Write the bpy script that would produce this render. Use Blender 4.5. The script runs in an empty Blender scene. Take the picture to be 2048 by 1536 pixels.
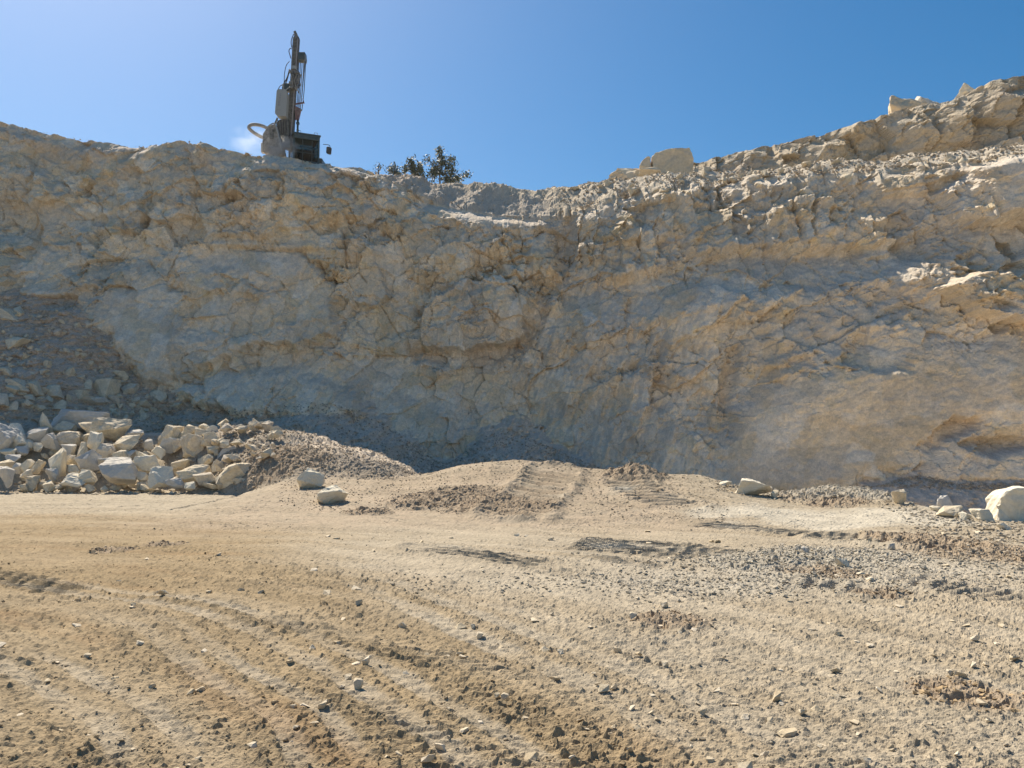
import bpy, bmesh, math, random
import numpy as np
from mathutils import Vector, Matrix

# ------------------------------------------------------------------ camera, sky, sun, exposure
scene = bpy.context.scene
col = scene.collection
R = math.radians
F_PX = 2048 * 30.0 / 36.0            # focal length in photograph pixels
PITCH = math.atan((880 - 768) / F_PX)
EYE = 1.65
cam_d = bpy.data.cameras.new('camera')
cam_d.lens = 30.0; cam_d.sensor_width = 36.0
cam_d.clip_start = 0.05; cam_d.clip_end = 3000
cam = bpy.data.objects.new('camera', cam_d); col.objects.link(cam)
cam.location = (0, 0, EYE)
cam.rotation_euler = (R(90) + PITCH, 0, 0)
scene.camera = cam

SUN_EL, SUN_AZ = 48.0, -34.0          # azimuth measured from +Y, negative = towards -X
w = bpy.data.worlds.new('World'); scene.world = w; w.use_nodes = True
nt = w.node_tree; bg = nt.nodes['Background']
sky = nt.nodes.new('ShaderNodeTexSky'); sky.sky_type = 'NISHITA'; sky.sun_disc = False
sky.sun_elevation = R(SUN_EL); sky.sun_rotation = R(SUN_AZ)
sky.altitude = 300; sky.air_density = 1.0; sky.dust_density = 1.3; sky.ozone_density = 5.0
hs = nt.nodes.new('ShaderNodeHueSaturation'); hs.inputs['Saturation'].default_value = 1.34; hs.inputs['Hue'].default_value = 0.492
nt.links.new(sky.outputs[0], hs.inputs['Color']); nt.links.new(hs.outputs[0], bg.inputs[0]); bg.inputs[1].default_value = 0.056
sd_ = bpy.data.lights.new('sun', 'SUN'); sd_.energy = 3.9; sd_.angle = R(0.53); sd_.color = (1.0, 0.89, 0.73)
sun = bpy.data.objects.new('sun', sd_); col.objects.link(sun)
SUNV = Vector((math.sin(R(SUN_AZ)) * math.cos(R(SUN_EL)), math.cos(R(SUN_AZ)) * math.cos(R(SUN_EL)), math.sin(R(SUN_EL))))
sun.rotation_euler = SUNV.to_track_quat('Z', 'Y').to_euler(); sun.location = SUNV * 200
scene.view_settings.view_transform = 'Standard'; scene.view_settings.look = 'None'
scene.view_settings.exposure = 1.0; scene.view_settings.gamma = 1.0; scene.view_settings.use_curve_mapping = False
scene.render.engine = 'CYCLES'
scene.cycles.use_denoising = True; scene.cycles.use_adaptive_sampling = False
scene.cycles.max_bounces = 6; scene.cycles.diffuse_bounces = 4; scene.cycles.volume_bounces = 3
scene.cycles.transparent_max_bounces = 12

HAZE_DENSITY = 0.00022
rng = np.random.default_rng(7)
random.seed(7)

# ------------------------------------------------------------------ numpy noise
def _hash(ix, iy, seed):
    h = (ix.astype(np.int64).astype(np.uint32) * np.uint32(374761393) + iy.astype(np.int64).astype(np.uint32) * np.uint32(668265263)
         + np.uint32((seed * 2246822519) & 0xffffffff))
    h = (h ^ (h >> np.uint32(13))) * np.uint32(1274126177)
    h = (h ^ (h >> np.uint32(16))) * np.uint32(2654435769)
    return h ^ (h >> np.uint32(15))
def _u(h): return (h & np.uint32(0xffffff)).astype(np.float64) / 16777216.0
def _rehash(h, k):
    h = (h + np.uint32((k * 2654435769) & 0xffffffff)) * np.uint32(2246822519)
    h = (h ^ (h >> np.uint32(13))) * np.uint32(3266489917)
    return h ^ (h >> np.uint32(16))
def gnoise(x, y, seed=0):
    x0 = np.floor(x); y0 = np.floor(y); fx = x - x0; fy = y - y0
    ux = fx * fx * fx * (fx * (fx * 6 - 15) + 10); uy = fy * fy * fy * (fy * (fy * 6 - 15) + 10)
    def g(dx, dy):
        a = _u(_hash(x0 + dx, y0 + dy, seed)) * 6.2831853
        return np.cos(a) * (fx - dx) + np.sin(a) * (fy - dy)
    a = g(0, 0); b = g(1, 0); c = g(0, 1); d = g(1, 1)
    return (a + (b - a) * ux + (c - a) * uy + (a - b - c + d) * ux * uy) * 1.5
def fbm(x, y, octv=4, seed=0, gain=0.5):
    s = 0; a = 1.0; n = 0
    for i in range(octv):
        s = s + a * gnoise(x, y, seed + i * 17); n += a
        x = x * 2.03 + 11.3; y = y * 2.03 - 7.7; a *= gain
    return s / n
def worley(x, y, seed=0, jit=0.9):
    x0 = np.floor(x); y0 = np.floor(y)
    F1 = np.full(x.shape, 9.0); F2 = np.full(x.shape, 9.0)
    ID = np.zeros(x.shape, np.uint32); DX = np.zeros(x.shape); DY = np.zeros(x.shape)
    for i in (-1, 0, 1):
        for j in (-1, 0, 1):
            h = _hash(x0 + i, y0 + j, seed)
            dx = x - (x0 + i + 0.5 + (_u(h) - 0.5) * jit); dy = y - (y0 + j + 0.5 + (_u(_rehash(h, 1)) - 0.5) * jit)
            d = dx * dx + dy * dy
            n = d < F1
            F2 = np.where(n, F1, np.minimum(F2, d)); F1 = np.where(n, d, F1)
            ID = np.where(n, h, ID); DX = np.where(n, dx, DX); DY = np.where(n, dy, DY)
    return np.sqrt(F1), np.sqrt(F2), ID, DX, DY
def tri(x, y, seed=0):
    """continuous noise made of flat triangular facets with sharp edges"""
    s_ = (x + y) * 0.3660254; i = np.floor(x + s_); j = np.floor(y + s_); u = x + s_ - i; v = y + s_ - j
    a = _u(_hash(i, j, seed)); c = _u(_hash(i + 1, j + 1, seed)); up = u > v
    b = _u(_hash(np.where(up, i + 1, i), np.where(up, j, j + 1), seed))
    hi = np.maximum(u, v); lo = np.minimum(u, v)
    return (a * (1 - hi) + b * (hi - lo) + c * lo) * 2 - 1
def facets(x, z, size, seed, rot=0.0, aspect=1.0):
    c, s_ = math.cos(rot), math.sin(rot)
    wx = x + 0.12 * size * gnoise(x / size * 1.7, z / size * 1.7, seed + 1); wz = z + 0.12 * size * gnoise(x / size * 1.7 + 9, z / size * 1.7, seed + 2)
    return tri((wx * c + wz * s_) / size, (-wx * s_ + wz * c) / (size * aspect), seed)
def sstep(a, b, x):
    t = np.clip((x - a) / (b - a), 0, 1); return t * t * (3 - 2 * t)
def blocks(x, z, size, seed, aspect=1.0, rot=0.0, warp=0.2, step=0.5, tilt=0.5, crack=0.12, cw=0.09):
    """Angular broken blocks: every cell is its own tilted facet; joints are recessed."""
    wx = x + warp * size * fbm(x / size * 1.1, z / size * 1.1, 3, seed + 5)
    wz = z + warp * size * fbm(x / size * 1.1 + 31, z / size * 1.1 + 7, 3, seed + 6)
    c, s = math.cos(rot), math.sin(rot)
    a = (wx * c + wz * s) / size; b = (-wx * s + wz * c) / (size * aspect)
    F1, F2, ID, DX, DY = worley(a, b, seed)
    g1 = _u(_rehash(ID, 3)) - 0.5; g2 = _u(_rehash(ID, 4)) - 0.5; r = _u(_rehash(ID, 5)) - 0.5
    d = size * (step * r + tilt * (g1 * DX + g2 * DY) * 2)
    k = 1 - sstep(0.0, cw, F2 - F1)
    cu = _u(_rehash(ID, 8))
    return d - crack * size * k * sstep(0.35, 0.7, cu), ID, k

# ------------------------------------------------------------------ photograph pixel -> world helpers
cp, sp = math.cos(PITCH), math.sin(PITCH)
def at(px, py, Y):
    u = (px - 1024) / F_PX; v = (768 - py) / F_PX
    dy = cp - v * sp; dz = sp + v * cp
    t = Y / dy
    return np.array([u * t, Y, EYE + dz * t])
def interp(tab, x):
    tab = sorted(tab); return np.interp(x, [a for a, b in tab], [b for a, b in tab])
def sinterp(tab, x, win=1.2):
    return (interp(tab, x - win) + 2 * interp(tab, x - win / 2) + 2 * interp(tab, x) + 2 * interp(tab, x + win / 2) + interp(tab, x + win)) / 8

# ------------------------------------------------------------------ mesh helpers
def grid_mesh(name, P, mat, colors=None, smooth=False):
    Rn, Cn = P.shape[:2]
    me = bpy.data.meshes.new(name)
    me.vertices.add(Rn * Cn); me.vertices.foreach_set('co', P.reshape(-1).astype(np.float32))
    i = np.arange(Rn * Cn).reshape(Rn, Cn)
    q = np.stack([i[:-1, :-1], i[:-1, 1:], i[1:, 1:], i[1:, :-1]], -1).reshape(-1, 4)
    n = len(q)
    me.loops.add(n * 4); me.loops.foreach_set('vertex_index', q.reshape(-1).astype(np.int32))
    me.polygons.add(n); me.polygons.foreach_set('loop_start', (np.arange(n) * 4).astype(np.int32))
    if hasattr(me.polygons[0], 'use_smooth'): me.polygons.foreach_set('use_smooth', np.full(n, smooth))
    me.update(calc_edges=True)
    if colors is not None:
        ca = me.color_attributes.new('Col', 'FLOAT_COLOR', 'POINT')
        cc = np.concatenate([colors.reshape(-1, 3), np.ones((Rn * Cn, 1))], 1)
        ca.data.foreach_set('color', cc.reshape(-1).astype(np.float32))
    me.materials.append(mat)
    o = bpy.data.objects.new(name, me); col.objects.link(o)
    return o
def tri_mesh(name, V, T, mat, colors=None, smooth=False):
    me = bpy.data.meshes.new(name); n = len(T)
    me.vertices.add(len(V)); me.vertices.foreach_set('co', np.asarray(V, np.float32).reshape(-1))
    me.loops.add(n * 3); me.loops.foreach_set('vertex_index', np.asarray(T, np.int32).reshape(-1))
    me.polygons.add(n); me.polygons.foreach_set('loop_start', (np.arange(n) * 3).astype(np.int32))
    me.polygons.foreach_set('use_smooth', np.full(n, smooth))
    me.update(calc_edges=True)
    if colors is not None:
        ca = me.color_attributes.new('Col', 'FLOAT_COLOR', 'POINT')
        cc = np.concatenate([colors, np.ones((len(V), 1))], 1)
        ca.data.foreach_set('color', cc.reshape(-1).astype(np.float32))
    if mat: me.materials.append(mat)
    return me
def link(name, me, parent=None):
    o = bpy.data.objects.new(name, me); col.objects.link(o)
    if parent: o.parent = parent
    return o
def tag(o, label=None, cat=None, group=None, kind=None):
    if label: o['label'] = label
    if cat: o['category'] = cat
    if group: o['group'] = group
    if kind: o['kind'] = kind
    return o

# ------------------------------------------------------------------ materials
def new_mat(name):
    m = bpy.data.materials.new(name); m.use_nodes = True
    return m, m.node_tree, m.node_tree.nodes['Principled BSDF']
def nd(t, typ, **k):
    n = t.nodes.new(typ)
    for a, b in k.items(): setattr(n, a, b)
    return n
def earth_mat(name, scales, bump, bdist, base=None, contrast=0.35, objrand=0.0, coord='Object', palette=None):
    """Earth or rock: base colour from the surface's pigment (attribute or palette), broken up by noise, with fine relief."""
    m, t, p = new_mat(name)
    p.inputs['Roughness'].default_value = 0.95; p.inputs['Specular IOR Level'].default_value = 0.15
    tc = nd(t, 'ShaderNodeTexCoord'); vec = tc.outputs[coord]
    if palette:
        oi = nd(t, 'ShaderNodeObjectInfo')
        off = nd(t, 'ShaderNodeVectorMath', operation='ADD'); t.links.new(vec, off.inputs[0])
        cmb = nd(t, 'ShaderNodeMath', operation='MULTIPLY'); cmb.inputs[1].default_value = 37.0
        t.links.new(oi.outputs['Random'], cmb.inputs[0]); t.links.new(cmb.outputs[0], off.inputs[1]); vec = off.outputs[0]
        n0 = nd(t, 'ShaderNodeTexNoise'); n0.inputs['Scale'].default_value = 1.3; n0.inputs['Detail'].default_value = 5
        t.links.new(vec, n0.inputs['Vector'])
        ad = nd(t, 'ShaderNodeMath', operation='MULTIPLY_ADD'); ad.inputs[1].default_value = 0.55
        sb = nd(t, 'ShaderNodeMath', operation='SUBTRACT'); sb.inputs[1].default_value = 0.28
        t.links.new(oi.outputs['Random'], ad.inputs[0]); t.links.new(n0.outputs['Fac'], sb.inputs[0]); t.links.new(sb.outputs[0], ad.inputs[2])
        cr = nd(t, 'ShaderNodeValToRGB'); els = cr.color_ramp.elements
        while len(els) < len(palette): els.new(0.5)
        for e, (pos, c) in zip(els, palette): e.position = pos; e.color = (*c, 1)
        t.links.new(ad.outputs[0], cr.inputs[0]); c_out = cr.outputs[0]
    else:
        at_ = nd(t, 'ShaderNodeAttribute', attribute_name='Col'); c_out = at_.outputs['Color']
    hsum = None
    for i, (s, amp) in enumerate(scales):
        n = nd(t, 'ShaderNodeTexNoise'); n.inputs['Scale'].default_value = s; n.inputs['Detail'].default_value = 6; n.inputs['Roughness'].default_value = 0.62
        t.links.new(vec, n.inputs['Vector'])
        mr = nd(t, 'ShaderNodeMapRange'); mr.inputs['From Min'].default_value = 0.25; mr.inputs['From Max'].default_value = 0.75
        mr.inputs['To Min'].default_value = 1 - amp; mr.inputs['To Max'].default_value = 1 + amp; mr.clamp = False
        t.links.new(n.outputs['Fac'], mr.inputs['Value'])
        mx = nd(t, 'ShaderNodeVectorMath', operation='SCALE')
        t.links.new(c_out, mx.inputs[0]); t.links.new(mr.outputs[0], mx.inputs['Scale']); c_out = mx.outputs[0]
        hsum = n.outputs['Fac'] if hsum is None else hsum
        if i == len(scales) - 1: hsum = n.outputs['Fac']
    t.links.new(c_out, p.inputs['Base Color'])
    b = nd(t, 'ShaderNodeBump'); b.inputs['Strength'].default_value = bump; b.inputs['Distance'].default_value = bdist
    t.links.new(hsum, b.inputs['Height']); t.links.new(b.outputs[0], p.inputs['Normal'])
    return m
M_FACE = earth_mat('limestone_face', [(0.9, 0.07), (4.0, 0.13), (10.0, 0.18), (26.0, 0.20)], 0.8, 0.05)
M_GROUND = earth_mat('quarry_soil', [(1.7, 0.08), (9.0, 0.14), (24.0, 0.16), (70.0, 0.24)], 0.9, 0.014)
PAL = [(0.0, (.56, .50, .42)), (0.25, (.62, .54, .42)), (0.5, (.66, .56, .40)), (0.75, (.70, .61, .46)), (1.0, (.65, .51, .31))]
M_ROCK = earth_mat('broken_limestone', [(1.8, 0.18), (5.0, 0.16), (16.0, 0.2)], 0.7, 0.03, palette=PAL)
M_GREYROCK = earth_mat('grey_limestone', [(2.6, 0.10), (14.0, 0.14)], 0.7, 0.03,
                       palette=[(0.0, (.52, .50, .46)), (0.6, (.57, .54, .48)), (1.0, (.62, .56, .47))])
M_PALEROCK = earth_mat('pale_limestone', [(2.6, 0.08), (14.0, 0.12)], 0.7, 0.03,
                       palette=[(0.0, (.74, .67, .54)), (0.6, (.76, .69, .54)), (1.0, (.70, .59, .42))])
M_TANROCK = earth_mat('tan_limestone', [(1.6, 0.14), (9.0, 0.16)], 0.7, 0.03, palette=[(0.0, (.66, .54, .37)), (0.5, (.70, .58, .41)), (1.0, (.68, .53, .35))])
M_STONE = earth_mat('loose_stone', [(12.0, 0.14), (70.0, 0.14)], 0.5, 0.004,
                    palette=[(0.0, (.48, .38, .25)), (0.35, (.54, .45, .31)), (0.65, (.64, .55, .41)), (1.0, (.74, .66, .53))])
M_GRAVEL = earth_mat('gravel', [(14.0, 0.12), (60.0, 0.14)], 0.4, 0.006)
def flat_mat(name, c, rough=0.6, metal=0.0, dirt=0.0, dscale=6.0, dirtc=(.42, .39, .34)):
    m, t, p = new_mat(name)
    p.inputs['Roughness'].default_value = rough; p.inputs['Metallic'].default_value = metal
    tc = nd(t, 'ShaderNodeTexCoord'); n = nd(t, 'ShaderNodeTexNoise'); n.inputs['Scale'].default_value = dscale; n.inputs['Detail'].default_value = 7
    n.inputs['Roughness'].default_value = 0.7
    t.links.new(tc.outputs['Object'], n.inputs['Vector'])
    mr = nd(t, 'ShaderNodeMapRange'); mr.inputs['From Min'].default_value = 0.40; mr.inputs['From Max'].default_value = 0.72
    mr.inputs['To Max'].default_value = dirt
    t.links.new(n.outputs['Fac'], mr.inputs['Value'])
    mx = nd(t, 'ShaderNodeMix', data_type='RGBA'); mx.inputs[6].default_value = (*c, 1); mx.inputs[7].default_value = (*dirtc, 1)
    t.links.new(mr.outputs[0], mx.inputs[0]); t.links.new(mx.outputs[2], p.inputs['Base Color'])
    return m

# ================================================================== QUARRY FACE
CREST = [(-700, 190, 37), (-300, 205, 39), (0, 238, 40.2), (60, 256, 40.5), (120, 268, 40.7), (200, 280, 41), (300, 291, 41.3), (350, 280, 41.4), (400, 285, 41.5),
         (460, 300, 41.7), (520, 305, 41.9), (600, 312, 42.2), (640, 320, 42.6), (700, 327, 43), (745, 334, 43.4), (775, 358, 43.6), (830, 385, 43.8), (900, 412, 43.8),
         (1000, 432, 43.6), (1080, 440, 43.4), (1130, 436, 43), (1180, 410, 42.4), (1250, 390, 41.8), (1300, 379, 41), (1400, 363, 40), (1500, 350, 39), (1600, 345, 37.8),
         (1700, 345, 36.6), (1800, 338, 35.4), (1900, 328, 34.2), (1960, 325, 33.6), (2048, 312, 32.8), (2300, 285, 31), (2700, 240, 29)]
BASE = [(-700, 32), (-300, 33.5), (0, 35.2), (300, 36.8), (540, 38), (760, 39.2), (1000, 40.2), (1130, 39.6), (1300, 37.6), (1500, 35.4), (1700, 33.2), (1900, 31), (2048, 29.8), (2300, 28.5), (2700, 26.5)]
_cw = [at(a, b, d) for a, b, d in CREST]
T_CY = [(p[0], p[1]) for p in _cw]; T_CZ = [(p[0], p[2]) for p in _cw]
T_BY = []
for a, d in BASE:
    p = at(a, 900, d); T_BY.append((p[0], d))
def crest_y(x): return sinterp(T_CY, x, 1.5)
def crest_z(x): return sinterp(T_CZ, x, 0.35)
def base_y(x): return sinterp(T_BY, x, 2.0)
def smooth_wall(x, z):
    H = crest_z(x); t = np.clip(z / H, -0.1, 1.05)
    g = t + 0.10 * np.sin(t * 6.28 + 0.15 * x) * np.clip(t, 0, 1) * np.clip(1.05 - t, 0, 1) * 3
    return base_y(x) + (crest_y(x) - base_y(x)) * g
def px2xz(px, py):
    Y = 38.0
    for _ in range(12):
        p = at(px, py, Y); Y = 0.5 * Y + 0.5 * float(smooth_wall(np.array([p[0]]), np.array([p[2]]))[0])
    p = at(px, py, Y); return p[0], p[2]

# top of the rubble apron along the foot of the face (photograph pixels)
APRON = [(-700, 480), (-300, 540), (0, 588), (60, 592), (120, 600), (180, 612), (220, 665), (260, 725), (310, 782), (345, 805), (420, 812), (520, 815), (650, 800), (720, 815), (770, 838), (820, 880), (870, 915),
         (900, 925), (940, 890), (970, 868), (1000, 858), (1040, 862), (1090, 885), (1150, 912), (1210, 935), (1300, 965), (1500, 985), (1700, 985), (1760, 960), (1830, 940), (1900, 962), (2048, 955), (2300, 940), (2700, 900)]
_ap = [px2xz(a, b) for a, b in APRON]
def apron_z(x): return sinterp([(p[0], p[1]) for p in _ap], x, 0.5)

# features of the face: outline (photograph px), forward step, plane tilt (dy/dx, dy/dz), roughness factor, edge softness, pigment, pigment amount
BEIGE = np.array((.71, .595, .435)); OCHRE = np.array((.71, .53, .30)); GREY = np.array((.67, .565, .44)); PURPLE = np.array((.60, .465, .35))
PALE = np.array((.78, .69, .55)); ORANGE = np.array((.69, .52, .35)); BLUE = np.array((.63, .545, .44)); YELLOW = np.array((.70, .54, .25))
FEAT = [
 # left part
 ([(0, 225), (150, 262), (300, 285), (470, 296), (600, 312), (560, 335), (430, 335), (330, 330), (230, 330), (100, 310), (0, 330), (-300, 300), (-300, 190)], -0.15, 0, 0, .22, .9, PURPLE, .75),
 ([(230, 330), (300, 285), (330, 290), (270, 330), (235, 370)], .35, 0, 0, .3, .25, PURPLE, .5),
 ([(25, 345), (80, 330), (110, 385), (70, 420), (30, 400)], .45, .15, .1, .5, .08, BEIGE, .5),
 ([(75, 350), (120, 360), (160, 440), (150, 510), (80, 480), (65, 420)], .35, -.1, 0, .5, .08, BEIGE, .6),
 ([(205, 395), (270, 380), (290, 430), (280, 470), (215, 460)], .45, .1, .1, .55, .08, PALE, .25),
 ([(45, 540), (85, 490), (150, 488), (195, 520), (205, 575), (140, 597), (60, 590)], .55, .05, .1, .35, .12, BEIGE, .5),
 ([(-40, 500), (20, 510), (35, 545), (15, 595), (-40, 600)], .7, 0, .1, .35, .08, OCHRE, .5),
 ([(175, 625), (240, 580), (320, 566), (365, 600), (372, 680), (340, 760), (300, 772), (250, 722), (205, 665)], .85, .0, .25, .14, .5, GREY, .45),
 ([(380, 512), (480, 498), (600, 508), (650, 556), (670, 580), (669, 672), (600, 692), (520, 690), (440, 720), (365, 762), (350, 740), (362, 640), (372, 560)], .62, .04, .05, .22, .16, BEIGE, .55),
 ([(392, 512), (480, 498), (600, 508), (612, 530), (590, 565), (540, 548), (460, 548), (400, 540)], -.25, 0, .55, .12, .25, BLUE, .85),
 ([(610, 560), (655, 560), (669, 582), (668, 672), (620, 680), (600, 640)], .10, .1, 0, .2, .08, OCHRE, .6),
 ([(520, 590), (610, 560), (600, 640), (560, 690), (500, 690)], .05, -.1, 0, .3, .1, ORANGE, .45),
 ([(365, 790), (450, 745), (560, 738), (640, 758), (720, 800), (720, 830), (600, 838), (480, 826), (400, 812)], .9, 0, .35, .22, .35, BEIGE, .6),
 ([(430, 330), (520, 345), (560, 390), (540, 430), (470, 440), (430, 400)], .3, 0, 0, .9, .2, ORANGE, .4),
 ([(570, 345), (680, 330), (760, 350), (780, 400), (720, 440), (640, 430), (580, 400)], .45, 0, 0, .7, .15, ORANGE, .4),
 ([(400, 430), (500, 400), (620, 395), (700, 420), (640, 450), (520, 470), (420, 480)], .5, 0, .1, .6, .12, OCHRE, .35),
 ([(380, 490), (460, 465), (540, 465), (640, 440), (720, 450), (650, 500), (560, 500)], .25, 0, .3, .5, .12, BEIGE, .4),
 # middle
 ([(690, 490), (742, 488), (778, 590), (760, 622), (705, 600), (680, 540)], .55, .25, 0, .25, .06, OCHRE, .3),
 ([(742, 488), (800, 500), (830, 540), (838, 590), (790, 600), (778, 590)], .15, -.15, 0, .3, .05, GREY, .4),
 ([(800, 470), (860, 425), (930, 450), (940, 560), (900, 640), (845, 640), (830, 545)], .35, .08, 0, .3, .12, BEIGE, .3),
 ([(690, 640), (770, 612), (850, 640), (850, 690), (770, 700), (690, 690)], .35, 0, 0, .5, .15, YELLOW, .35),
 ([(835, 640), (920, 560), (1000, 555), (1055, 600), (1045, 680), (935, 702), (845, 692)], .75, .02, -.05, .4, .07, ORANGE, .28),
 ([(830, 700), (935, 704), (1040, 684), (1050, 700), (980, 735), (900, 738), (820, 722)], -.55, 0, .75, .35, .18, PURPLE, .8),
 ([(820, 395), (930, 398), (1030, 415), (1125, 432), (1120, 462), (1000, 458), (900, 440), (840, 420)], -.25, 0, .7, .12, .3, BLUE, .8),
 ([(905, 440), (1000, 460), (1040, 480), (1010, 520), (930, 500)], .3, 0, 0, .8, .15, ORANGE, .5),
 ([(1050, 470), (1110, 470), (1115, 560), (1070, 560)], .3, 0, 0, .5, .12, OCHRE, .3),
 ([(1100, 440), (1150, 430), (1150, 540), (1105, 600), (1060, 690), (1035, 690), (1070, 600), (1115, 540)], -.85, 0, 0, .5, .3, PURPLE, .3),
 ([(560, 740), (760, 720), (900, 740), (1030, 740), (1000, 850), (940, 870), (880, 910), (780, 830), (700, 790)], .1, 0, .2, .3, .6, GREY, .3),
 # right
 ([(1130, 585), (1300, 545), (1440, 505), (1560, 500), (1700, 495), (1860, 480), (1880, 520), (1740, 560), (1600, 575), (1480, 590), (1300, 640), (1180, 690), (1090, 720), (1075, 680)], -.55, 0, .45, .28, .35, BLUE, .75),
 ([(1300, 640), (1330, 600), (1375, 575), (1430, 570), (1480, 598), (1440, 640), (1340, 690), (1310, 670)], .42, .1, .02, .45, .07, PALE, .45),
 ([(1480, 600), (1560, 565), (1610, 570), (1560, 610), (1480, 650), (1450, 640)], .4, 0, .2, .35, .12, OCHRE, .4),
 ([(1595, 395), (1620, 388), (1625, 480), (1600, 488)], .65, .2, 0, .25, .05, BEIGE, .5),
 ([(1555, 412), (1592, 402), (1590, 470), (1565, 490)], .45, -.2, 0, .3, .05, OCHRE, .4),
 ([(1630, 392), (1660, 390), (1655, 470), (1632, 470)], .4, 0, 0, .3, .05, BEIGE, .4),
 ([(1740, 365), (1830, 355), (1850, 385), (1760, 395)], .35, 0, .3, .3, .12, OCHRE, .4),
 ([(1722, 490), (1760, 475), (1795, 480), (1780, 510), (1730, 515)], .5, .1, .1, .3, .08, OCHRE, .25),
 ([(1938, 345), (2000, 325), (2120, 300), (2200, 300), (2200, 425), (2060, 440), (1992, 445), (1962, 412), (1942, 380)], 1.3, .03, .0, .15, .28, GREY, .75),
 ([(1880, 380), (1936, 350), (1960, 415), (1985, 450), (1930, 455), (1895, 430)], .9, -.3, .1, 1.0, .12, PALE, .8),  # fracture edge of the slab; its sunlit brightness is painted in as pale pigment
 ([(1855, 585), (1915, 552), (1990, 552), (2050, 590), (2120, 600), (2120, 650), (1985, 645), (1905, 612)], 1.7, 0, .1, .5, .10, OCHRE, .75),
 ([(1930, 620), (2000, 645), (1970, 668), (1920, 640)], .3, 0, 0, .4, .08, YELLOW, .5),
 ([(1680, 600), (1820, 590), (1960, 660), (1940, 700), (1800, 660), (1700, 640)], -.1, 0, .3, .25, .3, GREY, .55),
 ([(1445, 905), (1480, 800), (1540, 770), (1600, 745), (1680, 740), (1740, 690), (1830, 668), (1950, 700), (2048, 680), (2200, 680), (2200, 870), (1960, 838), (1900, 850), (1830, 892), (1760, 952), (1600, 985), (1450, 990)], .5, -.02, .05, .085, .5, OCHRE, .33),
 ([(1850, 720), (2200, 690), (2200, 860), (1960, 838), (1880, 850)], .12, .05, 0, .12, .9, ORANGE, .30),
 ([(1440, 900), (1560, 880), (1700, 930), (1700, 990), (1440, 990)], .0, 0, 0, .12, .5, GREY, .6),
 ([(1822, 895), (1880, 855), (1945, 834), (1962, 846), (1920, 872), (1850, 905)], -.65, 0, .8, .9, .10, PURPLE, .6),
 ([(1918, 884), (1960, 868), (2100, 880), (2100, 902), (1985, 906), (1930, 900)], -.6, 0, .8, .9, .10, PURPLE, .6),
 ([(1830, 920), (1900, 880), (1985, 908), (2100, 905), (2100, 955), (1960, 965), (1850, 960)], .45, 0, .3, .2, .2, BEIGE, .7),
 ([(1250, 760), (1290, 720), (1310, 740), (1280, 860), (1255, 880)], .45, .3, 0, .5, .12, ORANGE, .35),
 ([(1455, 700), (1480, 690), (1470, 800), (1450, 870), (1440, 800)], -.55, 0, 0, .5, .15, PURPLE, .25),
 ([(1535, 720), (1610, 700), (1680, 735), (1600, 745), (1540, 765)], .3, 0, .2, .4, .1, PALE, .25),
 ([(1640, 690), (1730, 640), (1750, 690), (1690, 740), (1650, 740)], -.2, 0, 0, .9, .3, GREY, .5),
 ([(1700, 675), (1760, 680), (1815, 695), (1805, 740), (1740, 745), (1690, 720)], -.75, 0, 0, .3, .3, BEIGE, .2),  # made-up recess, added to keep a stray patch of sun off the face
 ([(1480, 680), (1620, 640), (1650, 700), (1560, 730), (1490, 740)], .3, 0, .15, .4, .12, BEIGE, .4),
 ([(1060, 820), (1250, 780), (1440, 800), (1430, 960), (1200, 930), (1080, 890)], .0, 0, .1, .45, .5, GREY, .35),
]
_FP = [(np.array([px2xz(a, b) for a, b in f[0]]), f[1] * 0.70, f[2], f[3] * 0.6, f[4] if f[4] < 0.2 else 0.35 + 0.65 * f[4]) + f[5:] for f in FEAT]
def poly_sd(x, z, poly):
    """signed distance, negative inside"""
    d = np.full(x.shape, 1e9); inside = np.zeros(x.shape, bool)
    n = len(poly)
    for i in range(n):
        ax, az = poly[i]; bx, bz = poly[(i + 1) % n]
        ex, ez = bx - ax, bz - az
        t = np.clip(((x - ax) * ex + (z - az) * ez) / (ex * ex + ez * ez + 1e-9), 0, 1)
        dx = x - ax - t * ex; dz = z - az - t * ez
        d = np.minimum(d, dx * dx + dz * dz)
        c = ((az > z) != (bz > z)) & (x < (bx - ax) * (z - az) / (bz - az + 1e-12) + ax)
        inside ^= c
    d = np.sqrt(d)
    return np.where(inside, -d, d)

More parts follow.
